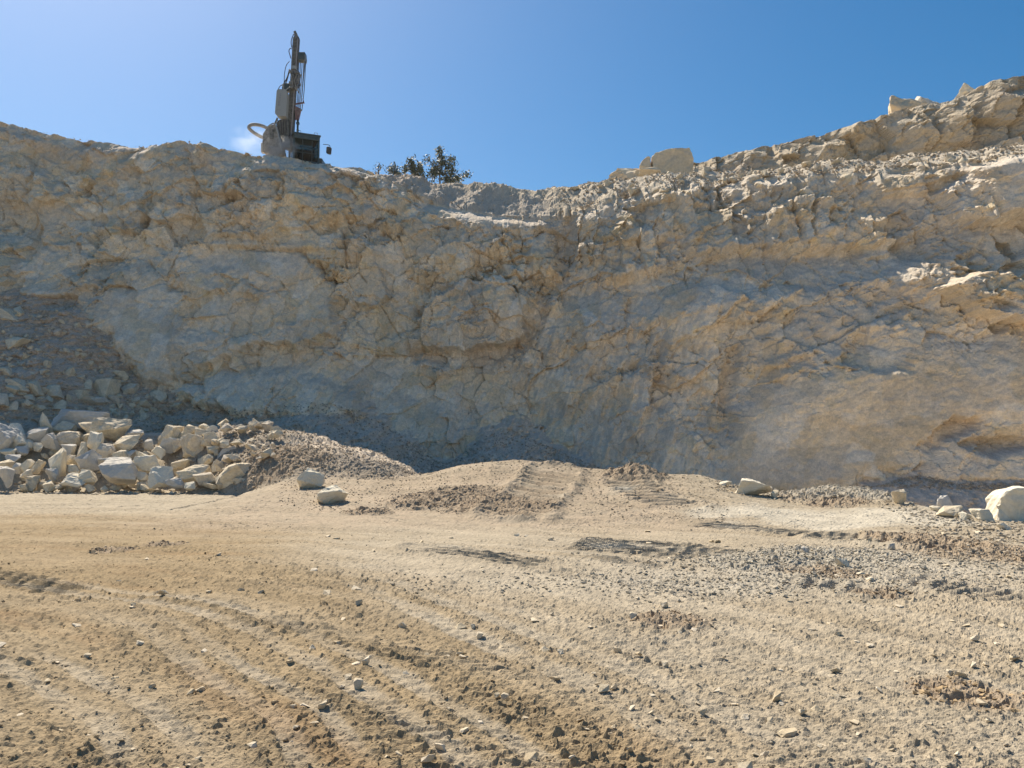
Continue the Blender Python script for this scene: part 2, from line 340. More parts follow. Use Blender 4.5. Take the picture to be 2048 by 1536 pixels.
def wall(x, z, color=False):
    """depth Y of the quarry face at (x, z), and its pigment"""
    shp = x.shape; x = x.ravel().astype(float); z = z.ravel().astype(float)
    H = crest_z(x)
    Y = smooth_wall(x, z)
    Y -= 0.6 * fbm(x / 6.5, z / 5.0, 2, 3) + 0.22 * facets(x, z, 4.2, 150, .3, .8)
    A = np.ones_like(x)                                   # how broken the rock is
    A *= 0.75 + 0.5 * sstep(-0.3, 0.4, fbm(x / 5.0 + 4, z / 4.0, 2, 31))
    A *= 1.0 - 0.45 * sstep(0.45, 0.2, z / H) * sstep(-14, -6, x)
    C = np.empty((len(x), 3)); C[:] = BEIGE
    if color:
        k = sstep(0.0, 0.5, fbm(x / 4.0, z / 2.6, 4, 41))[:, None]; C = C + (OCHRE - C) * k * 0.22
        k = sstep(0.0, 0.45, fbm(x / 3.0 + 9, z / 2.2, 4, 42))[:, None]; C = C + (GREY - C) * k * 0.5
        k = sstep(0.1, 0.5, fbm(x / 5.0 + 3, z / 2.4, 4, 43))[:, None]; C = C + (PURPLE - C) * k * 0.3
        k = sstep(0.22, 0.5, fbm(x / 2.0 + 3, z / 1.6, 4, 44))[:, None]; C = C + (ORANGE - C) * k * 0.22
    wx = x + 0.42 * fbm(x / 1.1, z / 1.1, 5, 51, 0.6) ; wz = z + 0.42 * fbm(x / 1.1 + 5, z / 1.1 + 3, 5, 52, 0.6)
    for poly, fwd, tx, tz, rough, soft, pig, amt in _FP:
        lo = poly.min(0) - soft - 0.5; hi = poly.max(0) + soft + 0.5
        sel = np.nonzero((wx > lo[0]) & (wx < hi[0]) & (wz > lo[1]) & (wz < hi[1]))[0]
        if not len(sel): continue
        sd = poly_sd(wx[sel], wz[sel], poly)
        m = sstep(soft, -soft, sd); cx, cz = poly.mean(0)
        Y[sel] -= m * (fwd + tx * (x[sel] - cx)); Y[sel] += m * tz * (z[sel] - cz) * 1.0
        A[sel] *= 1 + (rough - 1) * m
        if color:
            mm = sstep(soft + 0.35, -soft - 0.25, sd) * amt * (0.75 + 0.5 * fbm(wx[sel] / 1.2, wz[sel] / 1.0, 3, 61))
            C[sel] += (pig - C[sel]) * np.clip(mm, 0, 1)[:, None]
    rightness = sstep(2.0, 6.0, x)
    # joints: the right part dips and breaks into upright columns near the top, the left part into rounder blocks
    d1, id1, k1 = blocks(x, z, 1.9, 71, aspect=0.75, rot=0.35, step=0.42, tilt=0.34, crack=0.10, cw=0.03)
    d2, id2, k2 = blocks(x, z, 0.78, 72, aspect=1.1, rot=-0.5, step=0.42, tilt=0.50, crack=0.22, cw=0.05)
    dc, idc, kc = blocks(x, z, 0.70, 75, aspect=3.2, rot=0.10, step=0.75, tilt=0.5, crack=0.16, cw=0.08)
    d3, id3, k3 = blocks(x, z, 0.30, 73, aspect=1.2, rot=0.8, step=0.45, tilt=0.60, crack=0.25, cw=0.07)
    d4, id4, k4 = blocks(x, z, 0.13, 74, aspect=1.0, rot=0.2, step=0.40, tilt=0.5, crack=0.05, cw=0.12)
    colm = rightness * sstep(0.50, 0.72, z / H) * sstep(1.02, 0.96, z / H)
    brk = sstep(-0.10, 0.28, fbm(x / 2.3 + 17, z / 1.8, 3, 77))
    lowmid = sstep(-1.5, 1.0, x) * sstep(11.0, 7.0, x) * sstep(9.5, 6.0, z)
    fc = 0.46 * facets(x, z, 2.3, 151, .4, .8) + 0.26 * facets(x, z, 1.0, 152, -.3, .9) + 0.19 * facets(x, z, .45, 153, .7) + 0.10 * facets(x, z, .2, 154, .2)
    rel = A * (d1 * 0.58 + d2 * (1 - colm) * (0.48 + 0.65 * brk) + dc * colm * 0.75 + fc * (0.6 + 0.45 * brk)) + lowmid * (0.16 * facets(x - 0.22 * z, z, .42, 155, 0.0, 4.5) + 0.07 * facets(x - 0.3 * z, z, .17, 156, 0, 5))
    Y -= rel
    Y -= 0.055 * facets(x, z, .55, 157, .5) + 0.035 * facets(x, z, .22, 158, .1)
    Y -= (0.12 + 0.88 * A) * (d3 * (0.35 + 1.0 * brk) + d4 * 0.8 * (0.25 + 0.8 * brk))
    Y -= 0.05 * np.abs(fbm(x / 0.35 + 0.2 * z, z / 0.3, 4, 84))
    # upright drag marks and dust runnels over the smooth parts, ripples along the bedding
    Y -= 0.05 * fbm(x / 0.22, z / 1.6, 3, 78) + 0.02 * fbm((x + z * 0.3) / 1.5, (z - 0.25 * x) / 0.20, 3, 79) * (0.4 + rightness * 0.6)
    # open joints in a few places
    jx = x + 0.10 * fbm(x / 0.5, z / 0.5, 3, 86); jz = z + 0.10 * fbm(x / 0.5 + 3, z / 0.5, 3, 87)
    F1, F2, IDj, _, _ = worley((jx + 0.25 * jz) / 2.3, (jz - 0.2 * jx) / 3.6, 88)
    Y += 0.22 * sstep(0.022, 0.0, F2 - F1) * (_u(_rehash(IDj, 2)) > 0.5) * (0.3 + 0.7 * A) * sstep(-0.15, 0.25, fbm(x / 1.7, z / 1.7, 2, 89))
    # rubble apron
    za = apron_z(x) + 0.7 * fbm(x / 1.3, z / 1.1, 4, 91)
    slope = math.tan(R(37))
    Ya = smooth_wall(x, np.maximum(za, 0)) - 0.25 - (za - z) / slope
    e1, ie1, ke1 = blocks(x, z, 0.42, 92, aspect=0.8, step=0.42, tilt=0.5, crack=0.2, cw=0.15)
    e2, ie2, ke2 = blocks(x, z, 0.17, 93, aspect=0.8, step=0.55, tilt=0.6, crack=0.2, cw=0.15)
    big = sstep(-9.0, -13.0, x)
    Ya = Ya - (0.25 + 0.75 * big) * e1 * 0.9 - e2 * 0.9 - 0.35 * fbm(x / 2.0, z / 1.4, 3, 94)
    on = (z < za + 0.6) & (Ya < Y)
    Y = np.where(on, Ya, Y)
    if color:
        # pebble colours of the apron: purple brown at the far left, blue grey in the middle
        ac = np.array((.62, .51, .395)) + (PURPLE * np.array((.95, .88, .8)) - np.array((.62, .51, .395))) * (big * 0.9)[:, None]
        ac = ac * (0.86 + 0.3 * _u(_rehash(ie2, 9)))[:, None]
        C = np.where(on[:, None], ac, C)
        nb = np.where(on, 0, 1)[:, None]
        h1 = _u(_rehash(id1, 21)); h2 = _u(_rehash(id2, 22)); h3 = _u(_rehash(id3, 23))
        def pig_in(C, c, m): return C + (c - C) * (m * nb[:, 0])[:, None]
        C = pig_in(C, OCHRE, 0.55 * (h2 > 0.72)); C = pig_in(C, PALE, 0.5 * (h2 < 0.18)); C = pig_in(C, ORANGE, 0.25 * (h1 > 0.78))
        C = pig_in(C, YELLOW, 0.35 * (h3 > 0.93) * sstep(-0.1, 0.1, rel)); C = pig_in(C, PALE, 0.3 * (h3 < 0.07))
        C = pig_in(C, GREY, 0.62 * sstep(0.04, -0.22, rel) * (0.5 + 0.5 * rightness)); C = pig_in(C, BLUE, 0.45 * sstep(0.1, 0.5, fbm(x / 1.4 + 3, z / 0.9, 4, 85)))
        C = C * (1 + nb * ((0.97 + 0.2 * _u(_rehash(id1, 11))) * (0.93 + 0.14 * _u(_rehash(id2, 11))) * (0.94 + 0.12 * _u(_rehash(id3, 12))) - 1)[:, None])
        lum = (C @ np.array((.3, .55, .15)))[:, None]; C = C + (lum * np.array((1.10, 1.0, .85)) - C) * 0.22
        return Y.reshape(shp), C.reshape(shp + (3,)), on.reshape(shp)
    return Y.reshape(shp)

# ---- build the face grid
xs = np.concatenate([np.linspace(-62, -27.5, 60)[:-1], np.arange(-27.5, 25.0, 0.0525), np.linspace(25.0, 60, 50)[1:]])
NZ = 312
tt = np.linspace(0, 1, NZ)
X = np.repeat(xs[None], NZ, 0)
Hc = crest_z(xs) + 0.18 * fbm(xs / 1.3, xs * 0 + 0.5, 4, 101) + 0.10 * np.clip(blocks(xs, xs * 0 + 3.0, 0.55, 102, step=1.0)[0], -0.4, 0.4) * 2
Z = -1.7 + tt[:, None] * (Hc + 1.7)[None]
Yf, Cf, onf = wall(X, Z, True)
# near the crest the face rounds back
rr = sstep(0.965, 1.0, tt)[:, None]
Yf = Yf + rr * 0.35
# ---- the top of the face: dust, rubble and the ground behind the crest
SKYL = [(-700, None), (700, None), (745, None), (775, 345), (830, 356), (900, 364), (1000, 373), (1080, 375), (1130, 371), (1200, 362), (1300, 351), (1400, 345), (1500, 338), (1600, 333), (1700, 327), (1800, 324), (1900, 316), (2048, 300), (2700, 225)]
_rx = []; _rv = []
for a, b in SKYL:
    d = float(np.interp(a, [c[0] for c in CREST], [c[2] for c in CREST])); cpy = float(np.interp(a, [c[0] for c in CREST], [c[1] for c in CREST]))
    _rx.append(at(a, cpy, d)[0]); _rv.append(0.0 if b is None else at(a, b, d + 2.2)[2] - at(a, cpy, d)[2])
def rise(x): return np.interp(x, _rx, _rv)
def top_z(x, back):
    """height of the ground `back` metres behind the crest"""
    rz = rise(x)
    z = crest_z(x) + rz * np.clip((back + 0.1) / 2.2, 0, 1)
    dip = sstep(2.0, -1.5, x)                              # the drilling platform behind the left crest lies a little lower
    z = z - dip * 0.75 * sstep(0.4, 2.2, back) * sstep(0.5, 0.0, rz)
    z = z - (1 - dip) * 0.2 * sstep(5, 9, back) - 0.6 * sstep(0.5, 0.8, rz) * sstep(4.6, 7.5, back) * dip
    n = 0.16 * fbm(x / 1.2, back / 1.2, 4, 111) * sstep(0.0, 0.5, back)
    b1 = blocks(x, back, 0.42, 112, step=0.7, tilt=0.6, crack=0.1)[0]; b2 = blocks(x, back, 0.17, 113, step=0.7, tilt=0.6, crack=0.1)[0]
    return z + n + (0.26 * b1 + 0.35 * b2 + 0.22 * facets(x, back, 1.3, 163) + 0.10 * facets(x, back, .5, 164)) * sstep(0.0, 0.3, back) * (0.3 + 0.7 * np.maximum(1 - dip, sstep(0.4, 1.2, rz)))
backs = np.concatenate([np.arange(0.05, 4.6, 0.105), np.geomspace(4.7, 9, 20), np.geomspace(10, 140, 12)])
XB = np.repeat(xs[None], len(backs), 0); BB = np.repeat(backs[:, None], len(xs), 1)
ZT = top_z(XB, BB) + (Hc - crest_z(xs))[None] * sstep(0.7, 0.05, BB)
_ker = np.ones(41) / 41
ysm = np.convolve(np.pad(Yf[-1], 20, mode='edge'), _ker, 'valid')
YT = Yf[-1][None] + (ysm - Yf[-1])[None] * sstep(0.0, 0.6, BB) + BB
k = sstep(0.0, 0.5, fbm(XB / 1.5, BB / 1.5, 4, 115))[..., None]
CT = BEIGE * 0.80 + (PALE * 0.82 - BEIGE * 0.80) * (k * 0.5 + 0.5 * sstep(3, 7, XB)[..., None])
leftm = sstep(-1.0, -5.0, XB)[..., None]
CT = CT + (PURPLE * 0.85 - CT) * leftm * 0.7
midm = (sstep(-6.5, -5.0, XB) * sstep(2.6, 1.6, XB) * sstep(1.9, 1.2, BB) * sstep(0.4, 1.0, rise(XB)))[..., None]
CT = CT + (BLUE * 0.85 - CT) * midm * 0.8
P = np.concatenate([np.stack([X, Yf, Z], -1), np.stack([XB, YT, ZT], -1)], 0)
# loose dust lies on everything that is not steep
gy = np.gradient(P[:, :, 1], axis=0); gz = np.gradient(P[:, :, 2], axis=0)
flatness = np.clip(gy / (np.abs(gz) + np.abs(gy) + 1e-6), 0, 1)
CC = np.concatenate([Cf, CT], 0)
dustm = (sstep(0.35, 0.8, flatness) * 0.45)[..., None]; dustm[NZ:] *= 0.2
CC = CC + (np.array((.58, .53, .46)) - CC) * dustm
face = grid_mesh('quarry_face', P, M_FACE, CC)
tag(face, 'shaded limestone quarry face with broken blocks and a rubble apron along its foot', None, None, 'structure')

# ================================================================== UPPER BENCH behind the right part
UB = [(1100, 385, 376, 51), (1200, 372, 360, 50.5), (1280, 362, 346, 50), (1390, 352, 322, 49), (1480, 346, 311, 48), (1600, 340, 292, 46.5), (1700, 335, 271, 45.2), (1780, 330, 249, 44), (1830, 327, 238, 43.3), (1870, 326, 225, 42.6),
      (1920, 324, 206, 41.8), (1990, 321, 192, 41), (2048, 318, 190, 40.2), (2300, 300, 165, 37), (2700, 270, 140, 34)]
_b = [at(a, b, d) for a, b, c, d in UB]; _t = [at(a, c, d + 2.5) for a, b, c, d in UB]
ux = np.concatenate([np.arange(_b[0][0], 26.0, 0.055), np.linspace(26.0, 44, 30)[1:]])
uby = np.interp(ux, [p[0] for p in _b], [p[1] for p in _b]); ubz = np.interp(ux, [p[0] for p in _b], [p[2] for p in _b]) - 0.8
utz = np.interp(ux, [p[0] for p in _t], [p[2] for p in _t])
utz = utz + 0.16 * fbm(ux / 1.1, ux * 0, 4, 121) + 0.10 * blocks(ux, ux * 0 + 2.0, 0.5, 122, step=1.2)[0]
NU = 110
ut = np.linspace(0, 1, NU)[:, None]
UX = np.repeat(ux[None], NU, 0); UZ = ubz[None] + ut * (utz - ubz)[None]
steep = sstep(11.0, 18.0, UX)
UY = uby[None] + ut * (2.9 - 1.7 * steep) + 0.0
a1 = blocks(UX, UZ, 1.3, 123, aspect=1.4, rot=0.2, step=0.45, tilt=0.45, crack=0.08)[0]
a2 = blocks(UX, UZ, 0.5, 124, aspect=1.2, rot=-.4, step=0.5, tilt=0.5, crack=0.12)[0]
a3, ia3, _ = blocks(UX, UZ, 0.2, 125, step=0.55, tilt=0.6, crack=0.15)
UY = UY - a1 * (0.5 + 0.6 * steep) - a2 * 0.6 - a3 * 0.6 - 0.35 * facets(UX, UZ, 1.1, 161, .3) - 0.14 * facets(UX, UZ, .4, 162, .8) - 0.5 * fbm(UX / 2.4, UZ / 2.4, 3, 126) - 0.1 * fbm((UX + UZ) / 0.4, (UZ - UX) / 1.4, 3, 127)
ub = np.concatenate([np.arange(0.1, 2.0, 0.12), np.geomspace(2.1, 120, 18)])
UXB = np.repeat(ux[None], len(ub), 0); UBB = np.repeat(ub[:, None], len(ux), 1)
UZT = utz[None] + 0.12 * fbm(UXB / 0.7, UBB / 0.7, 4, 128) * sstep(0, 0.4, UBB) - 0.25 * sstep(0, 2, UBB) - 0.6 * sstep(3, 8, UBB)
UP = np.concatenate([np.stack([UX, UY, UZ], -1), np.stack([UXB, UY[-1][None] + UBB, UZT], -1)], 0)
UC = np.empty(UP.shape); UC[:] = BEIGE
xx = np.concatenate([UX, UXB]); zz = UP[..., 2]
UC += (PALE - UC) * (0.45 * sstep(-0.2, 0.4, fbm(xx / 1.8, zz / 1.2, 4, 129)))[..., None]
UC += (OCHRE - UC) * (0.45 * sstep(0.05, 0.5, fbm(xx / 2.2 + 4, zz / 1.5, 4, 130)))[..., None]
UC += (PURPLE - UC) * (0.4 * sstep(0.0, 0.5, fbm(xx / 3 + 8, zz / 1.0, 4, 131)))[..., None]
bench = grid_mesh('upper_bench', UP, M_FACE, UC * 0.80)
tag(bench, 'crumbling sunlit upper bench of pale rock rising above the main face', None, None, 'structure')

# ================================================================== QUARRY FLOOR
# crest of the low berm: (px, py, distance)
LIP = [(520, 975, 26), (600, 948, 26.0), (700, 948, 26.0), (800, 952, 26.0), (860, 945, 25.8), (920, 930, 25.6), (980, 922, 25.4), (1040, 919, 25.2), (1100, 927, 25.0), (1180, 938, 24.8), (1240, 941, 24.6), (1265, 936, 24.4),
       (1310, 948, 24.2), (1400, 951, 24), (1450, 966, 23.8), (1520, 985, 23.6), (1580, 984, 23.2), (1650, 975, 22.8), (1730, 979, 22.4), (1780, 1000, 21.6), (1850, 1014, 20.6), (1950, 1036, 19), (2048, 1046, 17.6), (2300, 1060, 16)]
_lp = [at(*l) for l in LIP]
LX = [p[0] for p in _lp]; LYv = [p[1] for p in _lp]; LZ = [max(p[2], 0.0) for p in _lp]
HEAPS = []      # (x, y, height, radius, roughness, pigment index)
def heap(px, py, Y, r, flat=1.0, pig=0):
    p = at(px, py, Y); HEAPS.append((p[0], Y, p[2], r, flat, pig))
heap(610, 866, 30.4, 4.6, 1.0, 0); heap(675, 905, 28.8, 3.9, 1.0, 0); heap(520, 874, 30.6, 3.2, 1, 0); heap(570, 905, 27.8, 2.2, 1, 0); heap(740, 925, 27.6, 2.4, 1, 0); heap(570, 950, 26.6, 1.5, 1.0, 1)
heap(735, 1020, 19.0, 0.6, 1.0, 1)
for a, b, Y, r, pg in [(1500, 1122, 11.6, .75, 2), (1560, 1118, 11.9, .75, 2), (1620, 1108, 12.2, .9, 2), (1690, 1112, 12.2, .9, 2), (1740, 1120, 12.0, .7, 2),
                       (1830, 1072, 14.2, .9, 1), (1880, 1082, 13.7, .9, 1), (1790, 1070, 14.3, .6, 1), (1960, 1100, 12.6, 1.2, 1), (2030, 1108, 12.2, 1.0, 1), (1620, 1148, 10.9, .5, 1), (1670, 1155, 10.6, .45, 1),
                       (1755, 1190, 9.4, .35, 1), (1345, 1238, 7.9, .4, 1), (1945, 1392, 5.7, .35, 3), (1900, 1380, 5.85, .3, 3), (1640, 985, 22.2, 1.3, 2), (1720, 985, 21.6, 1.1, 2), (1600, 995, 21.8, .9, 1), (1675, 1012, 20.4, .8, 1), (1268, 938, 23.6, 1.0, 1),
                       (1000, 1008, 19.5, 1.5, 1), (890, 990, 21, 1.6, 1), (330, 1088, 13.6, .35, 1), (228, 1100, 13, .35, 1)]:
    heap(a, b, Y, r, 1.0, pg)
def ground_at(px, py):
    return at(px, py, EYE * F_PX / max(py - 880, 20))
def track(pts, half, pitch, amp, lip, ang=0.0):
    w_ = [ground_at(a, b)[:2] if d is None else at(a, b, d)[:2] for a, b, d in pts]
    return (np.array(w_), half, pitch, amp, lip, ang)
TRACKS = [track([(1135, 1086, None), (1240, 1090, None), (1330, 1098, None), (1430, 1112, None)], .80, .26, .048, .02, .8),
          track([(1150, 1108, None), (1330, 1134, None)], .25, .2, .025, .02, .4),
          track([(1390, 1046, None), (1500, 1054, None), (1600, 1064, None), (1720, 1078, None)], .5, .27, .045, .03, .7),
          track([(1680, 1078, None), (1790, 1088, None), (1900, 1100, None)], .5, .27, .05, .08, -.6),
          track([(1550, 1154, None), (1640, 1164, None), (1720, 1174, None)], .34, .25, .045, .05, -.5),
          track([(1780, 1150, None), (1920, 1170, None), (2048, 1200, None)], .4, .24, .035, .03, -.6),
          track([(1110, 950, 24), (1080, 975, 21.5), (1045, 1000, 19.5), (1030, 1025, 18)], .7, .46, .045, .14, .15),
          track([(-60, 1140, None), (60, 1158, None), (140, 1180, None)], .3, .22, .035, .02, .5),
          track([(850, 1100, None), (960, 1114, None), (1090, 1130, None)], .36, .25, .04, .05, .5),
          track([(1250, 960, 23), (1290, 985, 21), (1360, 1010, 19.5)], .6, .42, .05, .06, .2)]
TC = (-11.0, -2.7)            # the haul tracks swing round this point
def poly_line(x, y, pts):
    """distance, side, and length along a polyline"""
    D = np.full(x.shape, 1e9); S = np.zeros(x.shape); L = np.zeros(x.shape); l0 = 0
    for i in range(len(pts) - 1):
        ax, ay = pts[i]; bx, by = pts[i + 1]; ex, ey = bx - ax, by - ay; ln = math.hypot(ex, ey)
        t = ((x - ax) * ex + (y - ay) * ey) / ln ** 2
        tc = np.clip(t, 0, 1); dx = x - ax - tc * ex; dy = y - ay - tc * ey; d = np.hypot(dx, dy)
        s = ((x - ax) * ey - (y - ay) * ex) / ln
        n = d < D
        D = np.where(n, d, D); S = np.where(n, s, S); L = np.where(n, l0 + tc * ln, L); l0 += ln
    return D, S, L, l0
SOIL = np.array((.298, .22, .122)); DUST = np.array((.385, .33, .245)); WHITE = np.array((.50, .455, .365)); DARK = np.array((.20, .14, .075)); GRIT = np.array((.43, .39, .315)); REDD = np.array((.285, .18, .09))
SOILEDGE = np.array([ground_at(a, b)[:2] for a, b in [(-900, 1004), (0, 1004), (200, 1012), (420, 1042), (560, 1100), (700, 1150), (820, 1190), (1000, 1270), (1200, 1370), (1400, 1460), (1600, 1560), (1900, 1800)]])
LANES = [(np.array([ground_at(a, b)[:2] for a, b in pts]), hw) for pts, hw in (
    ([(660, 1580), (600, 1500), (560, 1430), (480, 1380), (400, 1340), (340, 1300), (280, 1262), (180, 1235)], .13), ([(1040, 1600), (900, 1480), (700, 1360), (520, 1270), (400, 1230), (200, 1190), (-50, 1150)], .16),
    ([(300, 1560), (200, 1430), (60, 1350), (-80, 1300)], .14), ([(1500, 1540), (1330, 1440), (1150, 1350), (980, 1280), (850, 1230), (690, 1160)], .22), ([(2048, 1420), (1750, 1340), (1450, 1290), (1250, 1260)], .25),
    ([(1250, 1130), (1050, 1110), (850, 1095), (700, 1080)], .3), ([(1500, 1030), (1200, 1045), (1000, 1060), (750, 1050)], .5), ([(700, 1020), (400, 1000), (0, 990)], .7))]
LANES2 = []
for pts_, hw in LANES:
    LANES2.append((pts_, hw * 0.62))
    d_ = np.gradient(pts_, axis=0); d_ /= np.linalg.norm(d_, axis=1)[:, None]; LANES2.append((pts_ + np.stack([d_[:, 1], -d_[:, 0]], -1) * (hw * 2.2), hw * 0.55))
def ground(x, y, color=False):
    shp = x.shape; x = x.ravel().astype(float); y = y.ravel().astype(float)
    z = 0.10 * fbm(x / 5, y / 5, 3, 201) * sstep(2, 8, y) + 0.03 * fbm(x / 1.3, y / 1.3, 3, 202)
    # berm
    ly = np.interp(x, LX, LYv, left=26, right=15); lz = np.interp(x, LX, LZ, left=0, right=0)
    ly = ly + 0.5 * fbm(x / 1.7, x * 0, 3, 203)
    back = y - ly
    front = np.clip(1 + back / 8.0, 0, 1)
    z = z + lz * np.where(back < 0, front ** 1.6, np.clip(1 - back / (0.9 + 1.5 * lz), 0, 1) ** 1.0)
    z = z - (0.35 + 0.75 * sstep(3.5, 7.0, x)) * sstep(0.3, 2.6, back) * sstep(-10, -6, x)
    # mound under the boulder heap, left
    hx = sstep(-8.2, -10.2, x)
    mound = hx * 1.9 * sstep(27.0, 31.5, y + 0.4 * fbm(x / 2, y / 2, 2, 205))
    z = np.where(hx > 0, np.maximum(z, mound + z * 0.3), z)
    rough = np.zeros_like(x)
    heapm = np.zeros((3, len(x)))
    for hx_, hy_, hz_, r, fl, pg in HEAPS:
        d = np.hypot((x - hx_), (y - hy_)) / r
        sel = d < 1.4
        if not sel.any(): continue
        dd = d[sel] + 0.15 * fbm(x[sel] / (0.5 * r), y[sel] / (0.5 * r), 3, 206)
        hh = hz_ * np.where(dd < 0.25, 1 - dd * dd * 1.6, np.clip(1.2 - 1.2 * dd, 0, 1))
        # cone blended with its surroundings
        z[sel] += hh * (1 - 0.85 * np.clip(z[sel] / hz_, 0, 1))
        rough[sel] = np.maximum(rough[sel], sstep(1.1, 0.7, dd))
        heapm[(0, 1, 2, 1)[pg], sel] = np.maximum(heapm[(0, 1, 2, 1)[pg], sel], sstep(1.15, 0.6, dd))
    # haul tracks
    De, Se, _, _ = poly_line(x, y, SOILEDGE)
    rad = np.hypot(x - TC[0], y - TC[1]); ang = np.arctan2(y - TC[1], x - TC[0])
    leftness = sstep(1.0, -1.0, -np.sign(Se) * De / (0.35 + 0.06 * y) * 1.0 + 1.4 * fbm(rad / 0.9, ang * rad / 5.0, 4, 251))
    streak = fbm(rad / 0.55, ang * rad / 9.0, 4, 211, 0.55)
    rut = fbm(rad / 1.1 + 5, ang * 2.2, 3, 212)
    z = z + 0.014 * rut + 0.012 * streak
    # crawler prints
    prt = np.zeros_like(x)
    for pts, half, pitch, amp, lip, an in TRACKS:
        lo = pts.min(0) - half * 2.5; hi = pts.max(0) + half * 2.5
        sel = np.nonzero((x > lo[0]) & (x < hi[0]) & (y > lo[1]) & (y < hi[1]))[0]
        if not len(sel): continue
        D, S, L, tot = poly_line(x[sel], y[sel], pts)
        inm = sstep(half * 1.05, half * 0.85, D) * sstep(0.0, 0.25, L) * sstep(tot, tot - 0.25, L)
        ph = (L + an * S + 0.25 * half * np.sin(S / half * 1.4) + 0.03 * fbm(x[sel] / .3, y[sel] / .3, 2, 220)) / pitch * 6.2832
        cle = np.clip(np.sin(ph) * 1.4, -1, 1) * (0.75 + 0.5 * fbm(x[sel] / .4, y[sel] / .4, 2, 221))
        z[sel] += inm * amp * cle + lip * np.exp(-((D - half * 1.15) / (half * 0.28)) ** 2) * (0.6 + 0.8 * fbm(x[sel] / .35, y[sel] / .35, 3, 222))
        prt[sel] = np.maximum(prt[sel], inm)
    # cleat marks left by crawlers all over the soil
    cm_ = sstep(0.0, 0.35, fbm(rad / 0.7 + 3, ang * rad / 2.2, 3, 261)) * sstep(13, 9, y) * (0.4 + 0.6 * leftness)
    z = z + 0.011 * cm_ * np.clip(1.3 * np.sin(ang * rad / 0.13 * 6.2832 + 1.5 * fbm(x / .6, y / .6, 2, 262)), -1, 1)
    # clods and crumbs
    pal = sstep(-0.25, 0.35, 0.55 * rut + 0.7 * streak + 0.35 * fbm(x / 2.6, y / 2.6, 3, 213))       # pale, driven-over lanes
    far = sstep(11, 19, y)
    lane = np.zeros_like(x); lanel = np.zeros_like(x)
    for pts_, hw in LANES2:
        lo = pts_.min(0) - hw * 3; hi = pts_.max(0) + hw * 3
        sel = np.nonzero((x > lo[0]) & (x < hi[0]) & (y > lo[1]) & (y < hi[1]))[0]
        if not len(sel): continue
        xs_, ys_ = x[sel], y[sel]
        D, S_l, L_l, tot = poly_line(xs_, ys_, pts_); nr = D < hw * 3; sel, xs_, ys_, D, S_l, L_l = sel[nr], xs_[nr], ys_[nr], D[nr], S_l[nr], L_l[nr]
        D = D + 0.10 * fbm(xs_ / .5, ys_ / .5, 3, 241) * (hw / .2)
        m = sstep(hw * 1.15, hw * 0.75, D) * (0.45 + 0.55 * sstep(-0.3, 0.2, fbm(L_l / 1.1, S_l * 0 + hw * 9, 2, 242))) * sstep(0, 0.8, L_l) * sstep(0, 0.8, tot - L_l)
        lane[sel] = np.maximum(lane[sel], m)
        lanel[sel] += m * np.sin((L_l + 0.5 * np.abs(S_l)) / 0.15 * 6.2832) * 0.5
        z[sel] += 0.008 * np.exp(-((D - hw * 1.35) / (hw * 0.3)) ** 2) * (0.5 + fbm(xs_ / .2, ys_ / .2, 2, 243)) - 0.008 * m
    pal = np.maximum(pal, lane)
    clod = (1 - 0.9 * prt) * (0.8 + 0.2 * leftness) * (1 - 0.6 * pal) * (0.55 + 0.6 * sstep(-0.3, 0.4, fbm(x / 1.8, y / 1.8, 3, 214)))
    c1 = blocks(x, y, 0.085, 215, step=0.6, tilt=0.5, crack=0.0)[0]
    c2 = blocks(x, y, 0.036, 216, step=0.9, tilt=0.6, crack=0.0)[0]
    c3 = blocks(x, y, 0.19, 217, step=0.5, tilt=0.5, crack=0.0)[0]
    lump = np.clip(fbm(x / 0.11, y / 0.11, 3, 218) - 0.06, 0, 1); lump2 = np.clip(fbm(x / 0.055 + 7, y / 0.05, 2, 223) - 0.1, 0, 1)
    nf = sstep(16, 9, y)
    z = z + clod * (0.12 * c1 + 0.14 * c2 + 0.036 * lump + 0.03 * lump2) + 0.018 * lump2 * nf * (0.5 + 0.5 * (1 - pal)) + nf * (1 - 0.7 * lane) * (0.020 * np.abs(fbm(x / 0.15, y / 0.07, 3, 224)) + 0.009 * facets(x, y, .09, 225, .3, .6)) + 0.014 * lanel * sstep(12, 8, y) + (0.30 + 0.5 * rough) * (1 - prt) * far * c3 * 0.4 + rough * (0.5 * c1 + 0.35 * c3)
    z = z + 0.010 * fbm(x / 0.05, y / 0.05, 2, 219)
    if not color: return z.reshape(shp)
    n1 = fbm(x / 2.2, y / 2.2, 4, 231); n2 = fbm(x / 0.7, y / 0.7, 4, 232)
    C = np.empty((len(x), 3)); C[:] = SOIL
    C += (DUST - C) * np.clip(0.18 + 0.24 * pal + 0.80 * (1 - leftness) * (0.75 + 0.3 * n1) + 0.38 * lane, 0, 0.98)[:, None]
    C += (REDD - C) * (0.45 * sstep(0.15, 0.5, fbm(rad / 0.8 + 9, ang * 3, 4, 233)) * leftness)[:, None]
    brown = sstep(8.5, 10.5, y) * sstep(18.5, 15.0, y) * sstep(-2.0, -5.0, x + 0.2 * (y - 14))
    C += (SOIL * 0.92 - C) * (0.75 * brown * (0.6 + 0.5 * n1))[:, None]
    C += (DUST * 1.04 - C) * (0.75 * sstep(17.0, 20.0, y + 1.5 * n1) * sstep(-6, -9, x) )[:, None]
